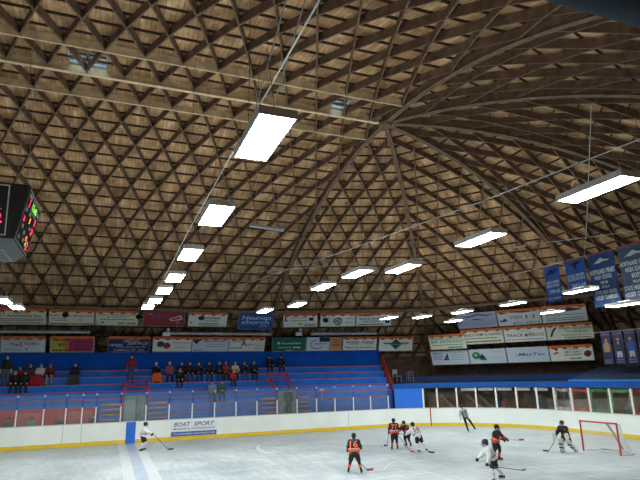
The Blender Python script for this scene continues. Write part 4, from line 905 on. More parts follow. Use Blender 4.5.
# ------------------------------------------------------------------ people: one smooth surface grown round a posed skeleton
def grow(prims, vox, k=0.02, name='body'):
    """prims: ('c', a, b, ra, rb) tapered limb or ('e', c, (rx, ry, rz), 3x3) ellipsoid; returns a closed mesh"""
    P = []
    lo = np.full(3, 1e9); hi = np.full(3, -1e9)
    for p in prims:
        if p[0] == 'c':
            a, b = np.array(p[1], float), np.array(p[2], float); r = max(p[3], p[4]); lo = np.minimum(lo, np.minimum(a, b)-r); hi = np.maximum(hi, np.maximum(a, b)+r)
        else:
            c = np.array(p[1], float); r = max(p[2]); lo = np.minimum(lo, c-r); hi = np.maximum(hi, c+r)
    lo -= 2.5*vox; hi += 2.5*vox; n = np.ceil((hi-lo)/vox).astype(int)+1
    Fd = np.full(n, 1.0, dtype=np.float32)
    for p in prims:
        if p[0] == 'c':
            a, b = np.array(p[1], float), np.array(p[2], float); r = max(p[3], p[4]); l = np.minimum(a, b)-r-.05; h = np.maximum(a, b)+r+.05
        else:
            c = np.array(p[1], float); r = max(p[2]); l = c-r-.05; h = c+r+.05
        i0 = np.clip(np.floor((l-lo)/vox).astype(int), 0, n-1); i1 = np.clip(np.ceil((h-lo)/vox).astype(int)+1, 1, n)
        g = np.meshgrid(*[lo[d]+vox*np.arange(i0[d], i1[d]) for d in range(3)], indexing='ij'); q = np.stack(g, -1)
        if p[0] == 'c':
            ab = b-a; t = np.clip(((q-a)@ab)/max(ab@ab, 1e-9), 0, 1); d = np.linalg.norm(q-(a+t[..., None]*ab), axis=-1)-(p[3]+(p[4]-p[3])*t)
        else:
            m_ = np.array(p[3], float) if len(p) > 3 and p[3] is not None else np.eye(3); u = ((q-c)@m_)/np.array(p[2]); d = (np.linalg.norm(u, axis=-1)-1)*min(p[2])
        kk = p[5] if len(p) > 5 else k
        s_ = Fd[i0[0]:i1[0], i0[1]:i1[1], i0[2]:i1[2]]; hh = np.clip(.5+.5*(s_-d)/kk, 0, 1)
        Fd[i0[0]:i1[0], i0[1]:i1[1], i0[2]:i1[2]] = s_*(1-hh)+d*hh-kk*hh*(1-hh)
    # surface nets
    ins = Fd < 0; nx, ny, nz = n
    cnt = np.zeros((nx-1, ny-1, nz-1), int); acc = np.zeros((nx-1, ny-1, nz-1, 3), np.float32); ne = np.zeros((nx-1, ny-1, nz-1), np.float32)
    off = [(i, j, k_) for i in (0, 1) for j in (0, 1) for k_ in (0, 1)]
    sl = lambda o: (slice(o[0], nx-1+o[0]), slice(o[1], ny-1+o[1]), slice(o[2], nz-1+o[2]))
    for o in off: cnt += ins[sl(o)]
    act = (cnt > 0) & (cnt < 8)
    for o in off:
        for ax in range(3):
            if o[ax]: continue
            o2 = list(o); o2[ax] = 1; fa = Fd[sl(o)]; fb = Fd[sl(o2)]; x = (ins[sl(o)] != ins[sl(o2)]) & act
            t = np.where(x, fa/np.where(x, fa-fb, 1), 0)
            for d in range(3): acc[..., d] += np.where(x, o[d]+(t if d == ax else 0), 0)
            ne += x
    idx = np.full(act.shape, -1); idx[act] = np.arange(act.sum()); w3 = np.argwhere(act)
    V = lo+vox*(w3+acc[act]/ne[act][:, None])
    Fc = []
    for ax in range(3):
        u, v = [(1, 2), (2, 0), (0, 1)][ax]
        s0 = [slice(1, -1)]*3; s0[ax] = slice(0, n[ax]-1); s1 = list(s0); s1[ax] = slice(1, n[ax])
        A_, B_ = ins[tuple(s0)], ins[tuple(s1)]; e = np.argwhere(A_ != B_)
        if len(e) == 0: continue
        fl_ = A_[tuple(e.T)]; base = e+1; base[:, ax] -= 1
        q = []
        for (du, dv) in ((-1, -1), (0, -1), (0, 0), (-1, 0)):
            c_ = base.copy(); c_[:, u] += du; c_[:, v] += dv; q.append(idx[tuple(c_.T)])
        q = np.stack(q, 1); q[~fl_] = q[~fl_][:, ::-1]; Fc.append(q)
    Fc = np.concatenate(Fc); Fc = Fc[(Fc >= 0).all(1)]
    me = bpy.data.meshes.new(name); me.from_pydata(V.tolist(), [], Fc.tolist()); me.shade_smooth(); return me
def dv(pitch, side): return np.array((math.sin(side), -math.sin(pitch)*math.cos(side), -math.cos(pitch)*math.cos(side)))
def unit(v): v = np.array(v, float); return v/np.linalg.norm(v)
def skeleton(H, torso=(0, 0), head=(0, 0), armL=((.15, .2), (.5, .1)), armR=((.15, -.2), (.5, -.1)), legL=((0, .08), (0, .05)), legR=((0, -.08), (0, -.05)), grip=0.6, kid=False):
    s = H/1.76; J = {'s': s}
    up = -dv(-torso[0], -torso[1]); up = np.array((math.sin(torso[1]), -math.sin(torso[0])*math.cos(torso[1]), math.cos(torso[0])*math.cos(torso[1])))
    x = unit(np.array((1, 0, 0))-up*up[0]); f = np.cross(x, up)      # f: chest forward (-Y when upright)
    f = unit(np.cross(x, up)); f = f if f[1] < 0 else -f
    J.update(up=up, x=x, f=f)
    P = np.zeros(3); J['pel'] = P; J['neck'] = P+up*.50*s; J['chest'] = P+up*.34*s
    hd = unit(up*.6+np.array((math.sin(head[1]), -math.sin(head[0]), math.cos(head[0])))*.8); J['hd'] = hd
    hs = s*(1.12 if kid else 1.0); J['hs'] = hs; J['head'] = J['neck']+hd*(.07*s+.115*hs)
    for sd, sg, arm, leg in (('L', 1, armL, legL), ('R', -1, armR, legR)):
        sh = J['neck']-up*.055*s+x*sg*.185*s; el = sh+dv(*arm[0])*.29*s; wr = el+dv(*arm[1])*.25*s; hn = unit(dv(*arm[1])+np.array((0, 0, -.15)))
        J['sh'+sd], J['el'+sd], J['wr'+sd], J['hn'+sd] = sh, el, wr, hn; J['pa'+sd] = wr+hn*.09*s
        hp_ = P+x*sg*.09*s-up*.03*s; kn = hp_+dv(*leg[0])*.43*s; an = kn+dv(*leg[1])*.42*s; J['hp'+sd], J['kn'+sd], J['an'+sd] = hp_, kn, an
        ft = leg[2] if len(leg) > 2 else (0, sg*.2); J['to'+sd] = an+np.array((math.sin(ft[1])*.17, -math.cos(ft[1])*.17, -.045+ft[0]*.1))*s; J['he'+sd] = an+np.array((-math.sin(ft[1])*.04, math.cos(ft[1])*.04, -.045))*s
    J['grip'] = grip
    return J
def shift(J, d):
    for k_ in list(J):
        if isinstance(J[k_], np.ndarray) and k_ not in ('up', 'x', 'f', 'hd', 'hnL', 'hnR'): J[k_] = J[k_]+d
    return J
def hand_prims(J, sd, r0=.0105):
    s = J['s']; sg = 1 if sd == 'L' else -1; w_, h = J['wr'+sd], J['hn'+sd]; lat = unit(np.cross(h, np.array((0.2, .3, 1.0)))); pal = unit(np.cross(lat, h))
    if pal[2] > 0: pal = -pal
    c = w_+h*.05*s; out = [('c', w_, c+h*.035*s, .027*s, .036*s), ('c', c-lat*.018*s, c+lat*.018*s+h*.02*s, .022*s, .022*s)]
    for k_, ln in enumerate((.068, .078, .072, .056)):
        b0 = w_+h*.095*s+lat*(k_-1.5)*.024*s; m_ = b0+(h*(1-.4*J['grip'])+pal*.6*J['grip'])*ln*.55*s; e = m_+(h*(1-1.1*J['grip'])+pal*J['grip'])*ln*.5*s
        out += [('c', b0-h*.03*s, m_, r0*s, r0*s*.95, .004), ('c', m_, e, r0*s*.95, r0*s*.8, .004)]
    t0 = w_+h*.03*s-lat*.03*s; t1 = t0+(h*.6-lat*.6+pal*.5)*.045*s; out += [('c', t0, t1, .014*s, .012*s, .006), ('c', t1, t1+(h*.8+pal*.5)*.035*s, .012*s, .010*s, .004)]
    return out
def body_prims(J):
    s, up, x, f, hd, hs = J['s'], J['up'], J['x'], J['f'], J['hd'], J['hs']; m_ = np.stack([x, f, up], 1)
    hf = unit(f-hd*(f@hd)); hx = np.cross(hf, hd); hm = np.stack([hx, hf, hd], 1); J['hf'], J['hm'] = hf, hm; H_ = J['head']
    o = [('e', J['pel']+up*.02*s, (.165*s, .115*s, .13*s), m_), ('e', J['chest'], (.175*s, .115*s, .20*s), m_), ('c', J['pel']+up*.1*s, J['chest']-up*.05*s, .125*s, .12*s),
         ('c', J['neck']-up*.03*s, H_-hd*.05*s, .055*s, .05*s), ('c', J['shL'], J['shR'], .06*s, .06*s), ('e', H_, (.076*hs, .095*hs, .118*hs), hm), ('e', H_-hd*.055*hs+hf*.035*hs, (.055*hs, .06*hs, .055*hs), hm),
         ('c', H_+hf*.088*hs+hd*.01*hs, H_+hf*.112*hs-hd*.03*hs, .011*hs, .016*hs, .008), ('e', H_+hx*.077*hs-hf*.01*hs-hd*.01*hs, (.012*hs, .022*hs, .032*hs), hm, .006) if False else ('c', H_+hx*.078*hs-hd*.025*hs, H_+hx*.08*hs+hd*.015*hs, .012*hs, .014*hs, .006),
         ('c', H_-hx*.078*hs-hd*.025*hs, H_-hx*.08*hs+hd*.015*hs, .012*hs, .014*hs, .006)]
    for sd in 'LR':
        o += [('c', J['sh'+sd], J['el'+sd], .052*s, .040*s), ('c', J['el'+sd], J['wr'+sd], .040*s, .027*s), ('c', J['hp'+sd], J['kn'+sd], .088*s, .056*s), ('c', J['kn'+sd], J['an'+sd], .054*s, .036*s), ('c', J['he'+sd], J['to'+sd], .038*s, .028*s)]
        o += hand_prims(J, sd)
    return o
MESH = {}
def part(me, name, m, parent):
    o = bpy.data.objects.new(name, me); C.objects.link(o); o.parent = parent
    if not me.materials: me.materials.append(m)
    o.material_slots[0].link = 'OBJECT'; o.material_slots[0].material = m; return o
def face_parts(J, key):
    H_, hd, hf, hx, hs = J['head'], J['hd'], J['hf'], J['hm'][:, 0], J['hs']
    e = [('e', H_+hf*.088*hs+hd*.005*hs+hx*sg*.030*hs, (.012*hs, .009*hs, .008*hs)) for sg in (-1, 1)]
    return [grow([q], .004, .002, 'eye') for q in e], grow([('c', H_+hf*.090*hs-hd*.062*hs-hx*.02*hs, H_+hf*.090*hs-hd*.062*hs+hx*.02*hs, .007*hs, .007*hs)], .004, .002, 'mouth')
PAIR = {'shoes': 'shoe', 'skates': 'skate', 'gloves': 'glove', 'socks': 'sock', 'sock_bands': 'sock_band', 'sleeve_bands': 'sleeve_band'}
def clothing(J, kind, sides='LR'):
    s, up, x, f, hd, hs = J['s'], J['up'], J['x'], J['f'], J['hd'], J['hs']; m_ = np.stack([x, f, up], 1); H_ = J['head']; hf = J['hf']; hm = J['hm']
    if kind == 'jacket' or kind == 'jersey':
        b = .03 if kind == 'jacket' else .07; low = .04 if kind == 'jacket' else -.04
        o = [('e', J['chest'], (.185*s+b, .12*s+b, .215*s), m_), ('c', J['pel']+up*(low+.06)*s, J['chest'], .135*s+b*.8, .14*s+b*.6), ('c', J['shL'], J['shR'], .065*s+b*.6, .065*s+b*.6), ('c', J['neck']-up*.05*s, J['neck']+up*.02*s, .075*s, .062*s),
             ('e', J['pel']+up*(low+.03)*s, (.165*s+b, .125*s+b, .08*s), m_)]
        for sd in 'LR': o += [('c', J['sh'+sd], J['el'+sd], .058*s+b*.6, .050*s+b*.5), ('c', J['el'+sd], J['wr'+sd], .052*s+b*.5, .036*s+b*.3)]
        return grow(o, .018, .03, kind)
    if kind == 'trousers':
        o = [('e', J['pel']+up*.0*s, (.175*s, .13*s, .13*s), m_)]
        for sd in 'LR': o += [('c', J['hp'+sd], J['kn'+sd], .10*s, .072*s), ('c', J['kn'+sd], J['an'+sd], .068*s, .058*s)]
        return grow(o, .018, .02, kind)
    if kind == 'breezers':
        o = [('e', J['pel'], (.225*s, .18*s, .15*s), m_)]
        for sd in 'LR': o += [('c', J['hp'+sd], J['hp'+sd]*.2+J['kn'+sd]*.8,   .145*s, .115*s)]
        return grow(o, .018, .02, kind)
    if kind == 'socks':
        o = []
        for sd in sides: o += [('c', J['hp'+sd]*.2+J['kn'+sd]*.8, J['kn'+sd], .07*s, .082*s), ('c', J['kn'+sd], J['an'+sd], .080*s, .052*s)]
        return grow(o, .016, .01, kind)
    if kind == 'sock_bands':
        o = []
        for sd in sides: a, b = J['kn'+sd], J['an'+sd]; o += [('c', a*.55+b*.45, a*.42+b*.58, .070*s+.006, .066*s+.006)]
        return grow(o, .012, .004, kind)
    if kind == 'shoes' or kind == 'skates':
        o = []
        for sd in sides:
            o += [('c', J['he'+sd], J['to'+sd], .048*s, .040*s), ('c', J['an'+sd]+(J['kn'+sd]-J['an'+sd])*.12, J['he'+sd]*.6+J['to'+sd]*.4, .05*s, .045*s)]
        return grow(o, .014, .01, kind)
    if kind == 'hair': return grow([('e', H_+hd*.022*hs-hf*.018*hs, (.088*hs, .098*hs, .108*hs), hm)], .014, .01, kind)
    if kind == 'long_hair': return grow([('e', H_+hd*.022*hs-hf*.018*hs, (.088*hs, .098*hs, .108*hs), hm), ('c', H_-hf*.05*hs, H_-hf*.06*hs-hd*.16*hs, .075*hs, .05*hs)], .014, .02, kind)
    if kind == 'hat': return grow([('e', H_+hd*.045*hs-hf*.008*hs, (.090*hs, .104*hs, .096*hs), hm), ('c', H_+hd*.14*hs, H_+hd*.16*hs, .025*hs, .025*hs)], .014, .01, kind)
    if kind == 'helmet':
        return grow([('e', H_+hd*.035*hs-hf*.012*hs, (.105*hs, .125*hs, .112*hs), hm), ('c', H_-hf*.06*hs-hd*.04*hs, H_-hf*.07*hs+hd*.05*hs, .07*hs, .08*hs)], .014, .02, kind)
    if kind == 'face_mask':
        mb = MB(); hx = hm[:, 0]
        for t in (-1, -.5, 0, .5, 1): mb.tube([tuple(H_+hd*.05*hs+hf*.115*hs+hx*t*.07*hs), tuple(H_-hd*.03*hs+hf*.14*hs+hx*t*.06*hs), tuple(H_-hd*.11*hs+hf*.10*hs+hx*t*.045*hs)], .005, 5)
        for z in (.03, -.03, -.09): mb.tube([tuple(H_+hd*z*hs+hf*(.135-.1*abs(t)**2-.2*max(0, -z-.05))*hs+hx*t*.09*hs) for t in (-1, -.5, 0, .5, 1)], .005, 5)
        return mb.mesh(kind, None)
    if kind == 'gloves':
        o = []
        for sd in sides:
            w_, h = J['wr'+sd], J['hn'+sd]; o += [('c', w_-h*.07*s, w_, .055*s, .052*s)]+[(q[0], q[1], q[2], q[3]+.013, q[4]+.013)+tuple(q[5:]) for q in hand_prims(J, sd, .012)]
        return grow(o, .014, .012, kind)
def blades(J):
    out = []
    for sd in 'LR':
        a, b = J['he'+sd], J['to'+sd]; mb = MB(); out.append(mb); mb.hexa([tuple(p) for p in (a+(-.004, .02, -.075), a+(.004, .02, -.075), b+(.004, -.02, -.075-(b-a)[2]*0), b+(-.004, -.02, -.075), a+(-.004, .02, -.03), a+(.004, .02, -.03), b+(.004, -.02, -.03), b+(-.004, -.02, -.03))])
    return out
def person(key, J, loc, rz, label, cols, kinds, group=None, head='hair', cat='person', face=True):
    """cols: dict kind -> sRGB; meshes are shared between figures of one pose (key)"""
    g = empty('person', loc, rz, label, cat, group)
    if (key, 'body') not in MESH: MESH[key, 'body'] = grow(body_prims(J), .013, .02, 'body')
    elif 'hf' not in J: body_prims(J)
    part(MESH[key, 'body'], 'body', cm(*cols.get('skin', (205, 160, 135)), 55), g)
    for k_ in list(kinds)+[head]:
        if k_ is None: continue
        for sd in (('L', 'R') if k_ in PAIR else ('LR',)):
            if (key, k_, sd) not in MESH: MESH[key, k_, sd] = clothing(J, k_, sd)
            part(MESH[key, k_, sd], PAIR.get(k_, k_), cm(*cols.get(k_, (30, 30, 34))), g)
    if face:
        if (key, 'eyes') not in MESH: MESH[key, 'eyes'], MESH[key, 'mouth'] = face_parts(J, key)
        [part(q, 'eye', M['eye'], g) for q in MESH[key, 'eyes']]; part(MESH[key, 'mouth'], 'mouth', M['lip'], g)
    return g
# seated poses: origin on the floor under the knees, seat .41 m up, pelvis behind
def seated(H, torso, head, arms, spread=.12, reach=1.45, kid=False, drop=.41, back=.40):
    J = skeleton(H, torso, head, arms[0], arms[1], ((reach, spread), (.05, .02)), ((reach, -spread), (.05, -.02)), .7, kid)
    return shift(J, np.array((0, back, drop+.12*J['s'])))
SEAT = {
 'lap': seated(1.70, (.10, 0), (.05, 0), (((.35, .12), (1.1, -.25)), ((.35, -.12), (1.1, .25)))),
 'lean': seated(1.74, (.42, 0), (.0, 0), (((.75, .10), (1.15, -.30)), ((.75, -.10), (1.15, .30)))),
 'cross': seated(1.72, (.05, .04), (.1, .1), (((.45, .18), (1.5, -1.0)), ((.45, -.18), (1.4, 1.0)))),
 'chin': seated(1.68, (.30, -.05), (.1, -.1), (((.9, .10), (2.3, -.35)), ((.6, -.10), (1.2, .5)))),
 'kid': seated(1.35, (.15, 0), (.05, .1), (((.4, .15), (1.2, -.2)), ((.5, -.15), (1.2, .25))), kid=True, back=.32),
}
def spectator(pose, s, row, label, cols, head='hair', rz=0.0, extra=(), fl=None):
    y, z = tiers[row]; zf = tiers[row+1][1] if row+1 < len(tiers) else 1.5
    drop = z-zf; p = bend(s, y-.10); J = SEAT[pose]
    g = person('seat_'+pose, J, (p.x, p.y, zf+.0), rz-(BA if s > HX else 0), label, cols, ['jacket', 'trousers', 'shoes']+list(extra), 'spectators on the blue bleachers', head)
    return g
BK = (22, 23, 28)
sp = [
 ('kid', -4.95, 1, 'seated child in a red and dark top beside the standing man at far left', dict(jacket=(125, 35, 45), trousers=(35, 35, 45), hair=(50, 40, 35)), 'hair'),
 ('lean', -5.06, 2, 'fair-haired person in black seated on the lower row at far left', dict(jacket=BK, trousers=BK, long_hair=(190, 150, 105)), 'long_hair'),
 ('lap', -4.55, 2, 'person in black seated lower row, right of the fair-haired one', dict(jacket=BK, trousers=BK, hat=(60, 60, 65)), 'hat'),
 ('lap', -4.42, 1, 'seated person in a plum jacket under the red blanket', dict(jacket=(85, 40, 60), trousers=(120, 30, 45), hair=(90, 55, 45)), 'hair'),
 ('cross', -3.87, 1, 'seated person with a white patterned scarf beside the red blanket', dict(jacket=(200, 200, 205), trousers=(60, 30, 35), long_hair=(90, 50, 40)), 'long_hair'),
 ('lean', -3.32, 1, 'seated person in a red hat and khaki trousers', dict(jacket=(95, 32, 38), trousers=(150, 135, 100), hat=(165, 35, 45)), 'hat'),
 ('lap', -1.95, 1, 'person in black sitting alone with a dark grey blanket', dict(jacket=BK, trousers=(52, 54, 60), hair=(40, 32, 30)), 'hair'),
 ('chin', 2.92, 1, 'person in a white hat with the orange blanket over the knees', dict(jacket=BK, trousers=(40, 40, 45), hat=(225, 222, 218)), 'hat'),
 ('lap', 3.74, 1, 'person in a white hat and pink scarf, hands in lap', dict(jacket=(150, 85, 100), trousers=BK, hat=(228, 224, 222)), 'hat'),
 ('lean', 4.30, 2, 'person in black coat and pale boots on the lower row', dict(jacket=BK, trousers=(26, 27, 32), shoes=(150, 150, 140), hair=(120, 105, 90)), 'hair'),
 ('cross', 4.50, 1, 'dark-haired person in black right behind the pale boots', dict(jacket=BK, trousers=BK, hair=(30, 25, 24)), 'hair'),
 ('lap', 5.06, 1, 'person in black jacket and blue jeans, left of the white scarf', dict(jacket=BK, trousers=(45, 62, 92), hair=(28, 24, 24)), 'hair'),
 ('chin', 5.66, 1, 'person in black with a bold white scarf', dict(jacket=(30, 30, 36), trousers=(34, 44, 66), long_hair=(60, 40, 32)), 'long_hair'),
 ('lap', 6.33, 1, 'person in black with legs in grey, right of the white scarf', dict(jacket=BK, trousers=(40, 48, 62), hair=(48, 36, 30)), 'hair'),
 ('cross', 7.01, 1, 'person in black with teal trousers beside the red top', dict(jacket=BK, trousers=(28, 62, 72), hair=(90, 66, 50)), 'hair'),
 ('lap', 7.47, 1, 'person in a red top squeezed between black coats', dict(jacket=(150, 45, 40), trousers=BK, long_hair=(140, 95, 60)), 'long_hair'),
 ('lean', 8.08, 1, 'person in a cream white coat with fair hair', dict(jacket=(205, 198, 180), trousers=(50, 48, 52), long_hair=(170, 130, 90)), 'long_hair'),
 ('kid', 7.78, 2, 'child in a bright red jacket on the lower row', dict(jacket=(190, 40, 50), trousers=BK, hair=(80, 55, 42)), 'hair'),
 ('chin', 8.76, 1, 'person in black with a pale shirt front, right of the cream coat', dict(jacket=(34, 36, 44), trousers=(70, 84, 110), long_hair=(70, 50, 38)), 'long_hair'),
 ('cross', 9.42, 1, 'person in black at the right end of the crowded row', dict(jacket=BK, trousers=(24, 26, 34), hair=(40, 32, 28)), 'hair'),
 ('lean', 10.75, 0, 'person in all black on the topmost row, left one of two', dict(jacket=BK, trousers=(26, 28, 34), hat=(26, 26, 30)), 'hat'),
 ('lap', 11.72, 0, 'person in black with a red shirt front on the topmost row', dict(jacket=(30, 26, 30), trousers=(28, 32, 46), hat=(24, 24, 28)), 'hat'),
 ('lap', 6.15, 4, 'person in a pale blue-grey jacket seen through the glass, left of two', dict(jacket=(110, 135, 150), trousers=(70, 90, 120), hat=(40, 40, 48)), 'hat'),
 ('cross', 6.72, 4, 'person in a green and black jacket seen through the glass', dict(jacket=(60, 85, 70), trousers=(30, 50, 110), hat=(30, 30, 36)), 'hat'),
]
for pose, s, row, lab, cols, hd_ in sp: spectator(pose, s, row, lab, cols, hd_)
def blanket(x, row, col, label, w_=.36):
    y, z = tiers[row]; zf = tiers[row+1][1]; g = []
    mb = MB(); prof = [(.10, .60), (-.05, .62), (-.2, .61), (-.30, .56), (-.36, .40), (-.38, .22), (-.40, .06)]; n = 14
    def p(i, j):
        yy, zz = prof[j]; u = -1+2*i/n; fold = .018*math.sin(i*2.1+j)*(j/6); drop = .10*max(0, abs(u)-.65)/.35
        return (u*w_*(1+.04*j), yy-fold-.06+.4*0, zz-drop+.02)
    for i in range(n):
        for j in range(6):
            q = [p(i, j), p(i+1, j), p(i+1, j+1), p(i, j+1)]; mb.quad(q); mb.quad([(a, b+.02, c-.015) for a, b, c in q[::-1]])
    o = mb.build('blanket', cm(*col, 80), None, True); o.location = (x, y-.02, zf); tag(o, label, 'blanket'); return o
blanket(2.92, 1, (225, 100, 35), 'orange blanket over the knees of the person in the white hat', .25)
blanket(-4.15, 1, (150, 35, 50), 'red blanket spread over two laps on the left of the bleachers', .46)
blanket(-1.95, 1, (62, 64, 68), 'dark grey blanket over the lap of the lone spectator', .27)
sc = MB(); sc.tube([(-.07, -.06, 0), (-.05, -.16, -.12), (.06, -.18, -.3)], .045, 8); sc.tube([(.08, -.04, 0), (.06, -.15, -.14), (-.04, -.18, -.28)], .045, 8)
# standing spectators
def standing(key, H, label, loc, rz, cols, arms, head='hair', kinds=('jacket', 'trousers', 'shoes'), legs=None, group=None, kid=False, torso=(0, 0)):
    J = skeleton(H, torso, (0.05, 0), arms[0], arms[1], *(legs or (((.02, .07), (-.02, .03)), ((.02, -.07), (-.02, -.03)))), .4, kid)
    J = shift(J, np.array((0, 0, -min(J['anL'][2], J['anR'][2])+.085*J['s'])))
    return person(key, J, loc, rz, label, cols, list(kinds), group, head), J
AD = (((.1, .22), (.25, .10)), ((.1, -.22), (.25, -.10)))
y2, z2 = 36.25, 3.17
standing('st1', 1.76, 'man standing in a black jacket with yellow gloves at far left', (-5.58, y2, z2), 0, dict(jacket=BK, trousers=(78, 84, 90), gloves=(190, 175, 70), hair=(60, 50, 45)), AD, 'hair', ('jacket', 'trousers', 'shoes', 'gloves'), group='standing spectators')
standing('st2', 1.76, 'person standing alone in a dark red jacket and jeans', (1.32, y2, z2), 0, dict(jacket=(120, 35, 42), trousers=(55, 75, 105), hat=(30, 28, 32)), AD, 'hat', group='standing spectators')
standing('st3', 1.72, 'person in a grey-green camouflage jacket in the aisle behind the glass', (10.65, 32.93, .95), 0, dict(jacket=(84, 86, 72), trousers=(62, 64, 54), hat=(45, 45, 42)), AD, 'hat', group='standing spectators')
for i, (x, lab, jc, hc) in enumerate(((-4.75, 'bench person in an olive jacket at the left edge behind the glass', (70, 78, 66), (60, 62, 60)), (-3.65, 'bench person in a teal jacket behind the glass', (95, 160, 155), (40, 50, 55)), (-2.25, 'bench person in dark green, mid bench', (55, 68, 60), (150, 140, 120)), (-.62, 'bench person with a grey hat near the stairwell', (80, 84, 86), (130, 120, 110)), (.1, 'bench person in pale grey beside the stairwell', (130, 135, 138), (120, 100, 85)))):
    g = person('seat_kid' if i % 2 else 'seat_lap', SEAT['kid' if i % 2 else 'lap'], (x, 33.0, .30 if i % 2 == 0 else .45), 0, lab, dict(jacket=jc, trousers=(40, 42, 48), hat=hc), ['jacket', 'trousers', 'shoes'], 'people on the team bench', 'hat')
for i, (s_, lab, jc) in enumerate(((24.3, 'person in navy behind the corner glass, left one', (36, 42, 60)), (24.75, 'person in red and white behind the corner glass', (150, 60, 60)), (26.9, 'person in a dark jacket leaning behind the corner glass', (34, 38, 46)), (32.4, 'person in a pale jacket behind the green-lettered glass', (110, 125, 140)))):
    p, n_ = bpath(s_); p = p+n_*1.0; rz = math.atan2(n_.x, -n_.y)+PI
    standing('sb%d' % (i % 2), 1.70 if i != 1 else 1.45, lab, (p.x, p.y, .30), math.atan2(-n_.x, n_.y), dict(jacket=jc, trousers=(40, 40, 48), hair=(60, 45, 38)), AD, 'hair', group='people behind the corner glass')

# ------------------------------------------------------------------ hockey players
OR_ = (225, 85, 50); BLK = (26, 25, 28); WHT = (218, 222, 224)
def stick(g_loc, hands, blade_at, label, tape=(30, 30, 30), shaftc=(40, 40, 44), curve=1):
    a, h2 = [Vector(h) for h in hands]; b = Vector(blade_at); d = (b-h2).normalized()
    o = empty('hockey_stick', b, 0, label, 'hockey stick', 'hockey sticks on the ice')
    top = a+(a-h2).normalized()*.04
    MB().tube([top-b, h2-b, (0, 0, .03)], .013, 6).build('shaft', cm(*shaftc), o)
    side = Vector((d.x, d.y, 0)); side = side.normalized() if side.length > .05 else Vector((1, 0, 0))
    mb = MB(); pts = [Vector((0, 0, .035))+side*(.05*i)+Vector((-side.y, side.x, 0))*(.004*i*i*curve) for i in range(6)]
    for p, q in zip(pts[:-1], pts[1:]): mb.bar(p, q, .014, .065)
    mb.build('blade', cm(*tape), o); return o
def W(g, J, pt):     # a joint in world space
    c, s_ = math.cos(g.rotation_euler.z), math.sin(g.rotation_euler.z); p = J[pt]; return Vector((g.location.x+p[0]*c-p[1]*s_, g.location.y+p[0]*s_+p[1]*c, g.location.z+p[2]))
def player(key, loc, rz, label, dark, pose, number=None, group='hockey players', H=1.30, extra_cols=None, kinds=None, goalie=False):
    J = skeleton(H, kid=True, grip=.9, **pose); J = shift(J, np.array((0, 0, -min(J['heL'][2], J['heR'][2], J['toL'][2], J['toR'][2])+.078)))
    cols = dict(jersey=BLK if dark else WHT, breezers=BLK, socks=BLK if dark else WHT, skates=(35, 38, 46), helmet=(28, 30, 36), gloves=(30, 30, 34), face_mask=(150, 150, 155), sock_bands=OR_ if dark else (200, 205, 210))
    cols.update(extra_cols or {})
    g = person(key, J, loc, rz, label, cols, kinds or ['jersey', 'breezers', 'socks', 'skates', 'gloves', 'face_mask'], group, 'helmet')
    for m_ in blades(J): part(m_.mesh('skate_blade'), 'skate_blade', M['steel'], g)
    s = J['s']; up, x, f = J['up'], J['x'], J['f']; mm = np.stack([x, f, up], 1)
    if dark and not kinds:
        hem = grow([('c', J['pel']-x*.08*s+up*.05*s, J['pel']+x*.08*s+up*.05*s,     .165*s+.025, .165*s+.025)]+[('e', J['pel']+up*.02*s, (.165*s+.088, .125*s+.09, .10*s), mm)], .016, .01, 'jersey_hem'); part(hem, 'jersey_hem', cm(*OR_), g)
        bd = grow([('e', J['pel']+up*.115*s, (.175*s+.088, .135*s+.090, .024), mm)], .010, .004, 'jersey_band'); part(bd, 'jersey_band', cm(*WHT), g)
        for sd in 'LR':
            a, b = J['el'+sd], J['wr'+sd]; ab = [('c', a*.95+b*.05, a*.6+b*.4,   .052*s+.040, .048*s+.034)]
            part(grow(ab, .012, .004, 'sleeve_band'), 'sleeve_band', cm(*OR_), g)
        sh = [('c', J['sh'+sd], J['sh'+sd]*.75+J['el'+sd]*.25,   .065*s+.046, .06*s+.042) for sd in 'LR']
        for q in sh: part(grow([q], .014, .01, 'shoulder_cap'), 'shoulder_cap', cm(*(OR_ if extra_cols and 'yoke' in extra_cols else BLK)), g)
    if not dark and not kinds:
        part(grow([('e', J['pel']+up*.115*s, (.175*s+.080, .135*s+.085, .018), mm)], .010, .004, 'jersey_band'), 'jersey_band', cm(180, 60, 80), g)
    if number:
        bk = J['chest']-f*(.12*s+.098)-up*.02; e = bpy.data.objects.new('number', None)
        no = lettering(number, cm(*((235, 120, 85) if dark else (130, 45, 60))), g, -.19*s, .19*s, -.15*s, .16*s, 0, 'number')
        co = np.empty(len(no.data.vertices)*3); no.data.vertices.foreach_get('co', co); co = co.reshape(-1, 3)
        # laid on the curve of the back: text right is the wearer's +x seen from behind
        q = bk+np.outer(-co[:, 0], x)+np.outer(co[:, 1], up)+np.outer((co[:, 0]/(.2*s+.05))**2*.06, f); no.data.vertices.foreach_set('co', q.ravel()); bpy.data.objects.remove(e)
    if 'sock_bands' and not goalie and not kinds: [part(clothing(J, 'sock_bands', sd), 'sock_band', cm(*cols['sock_bands']), g) for sd in 'LR']
    return g, J
G1 = (((.9, .15), (1.25, -.3)), ((.6, -.1), (1.2, .2)))
def P(torso, aL, aR, lL, lR, head=(-.1, 0)): return dict(torso=torso, armL=aL, armR=aR, legL=lL, legR=lR, head=head)
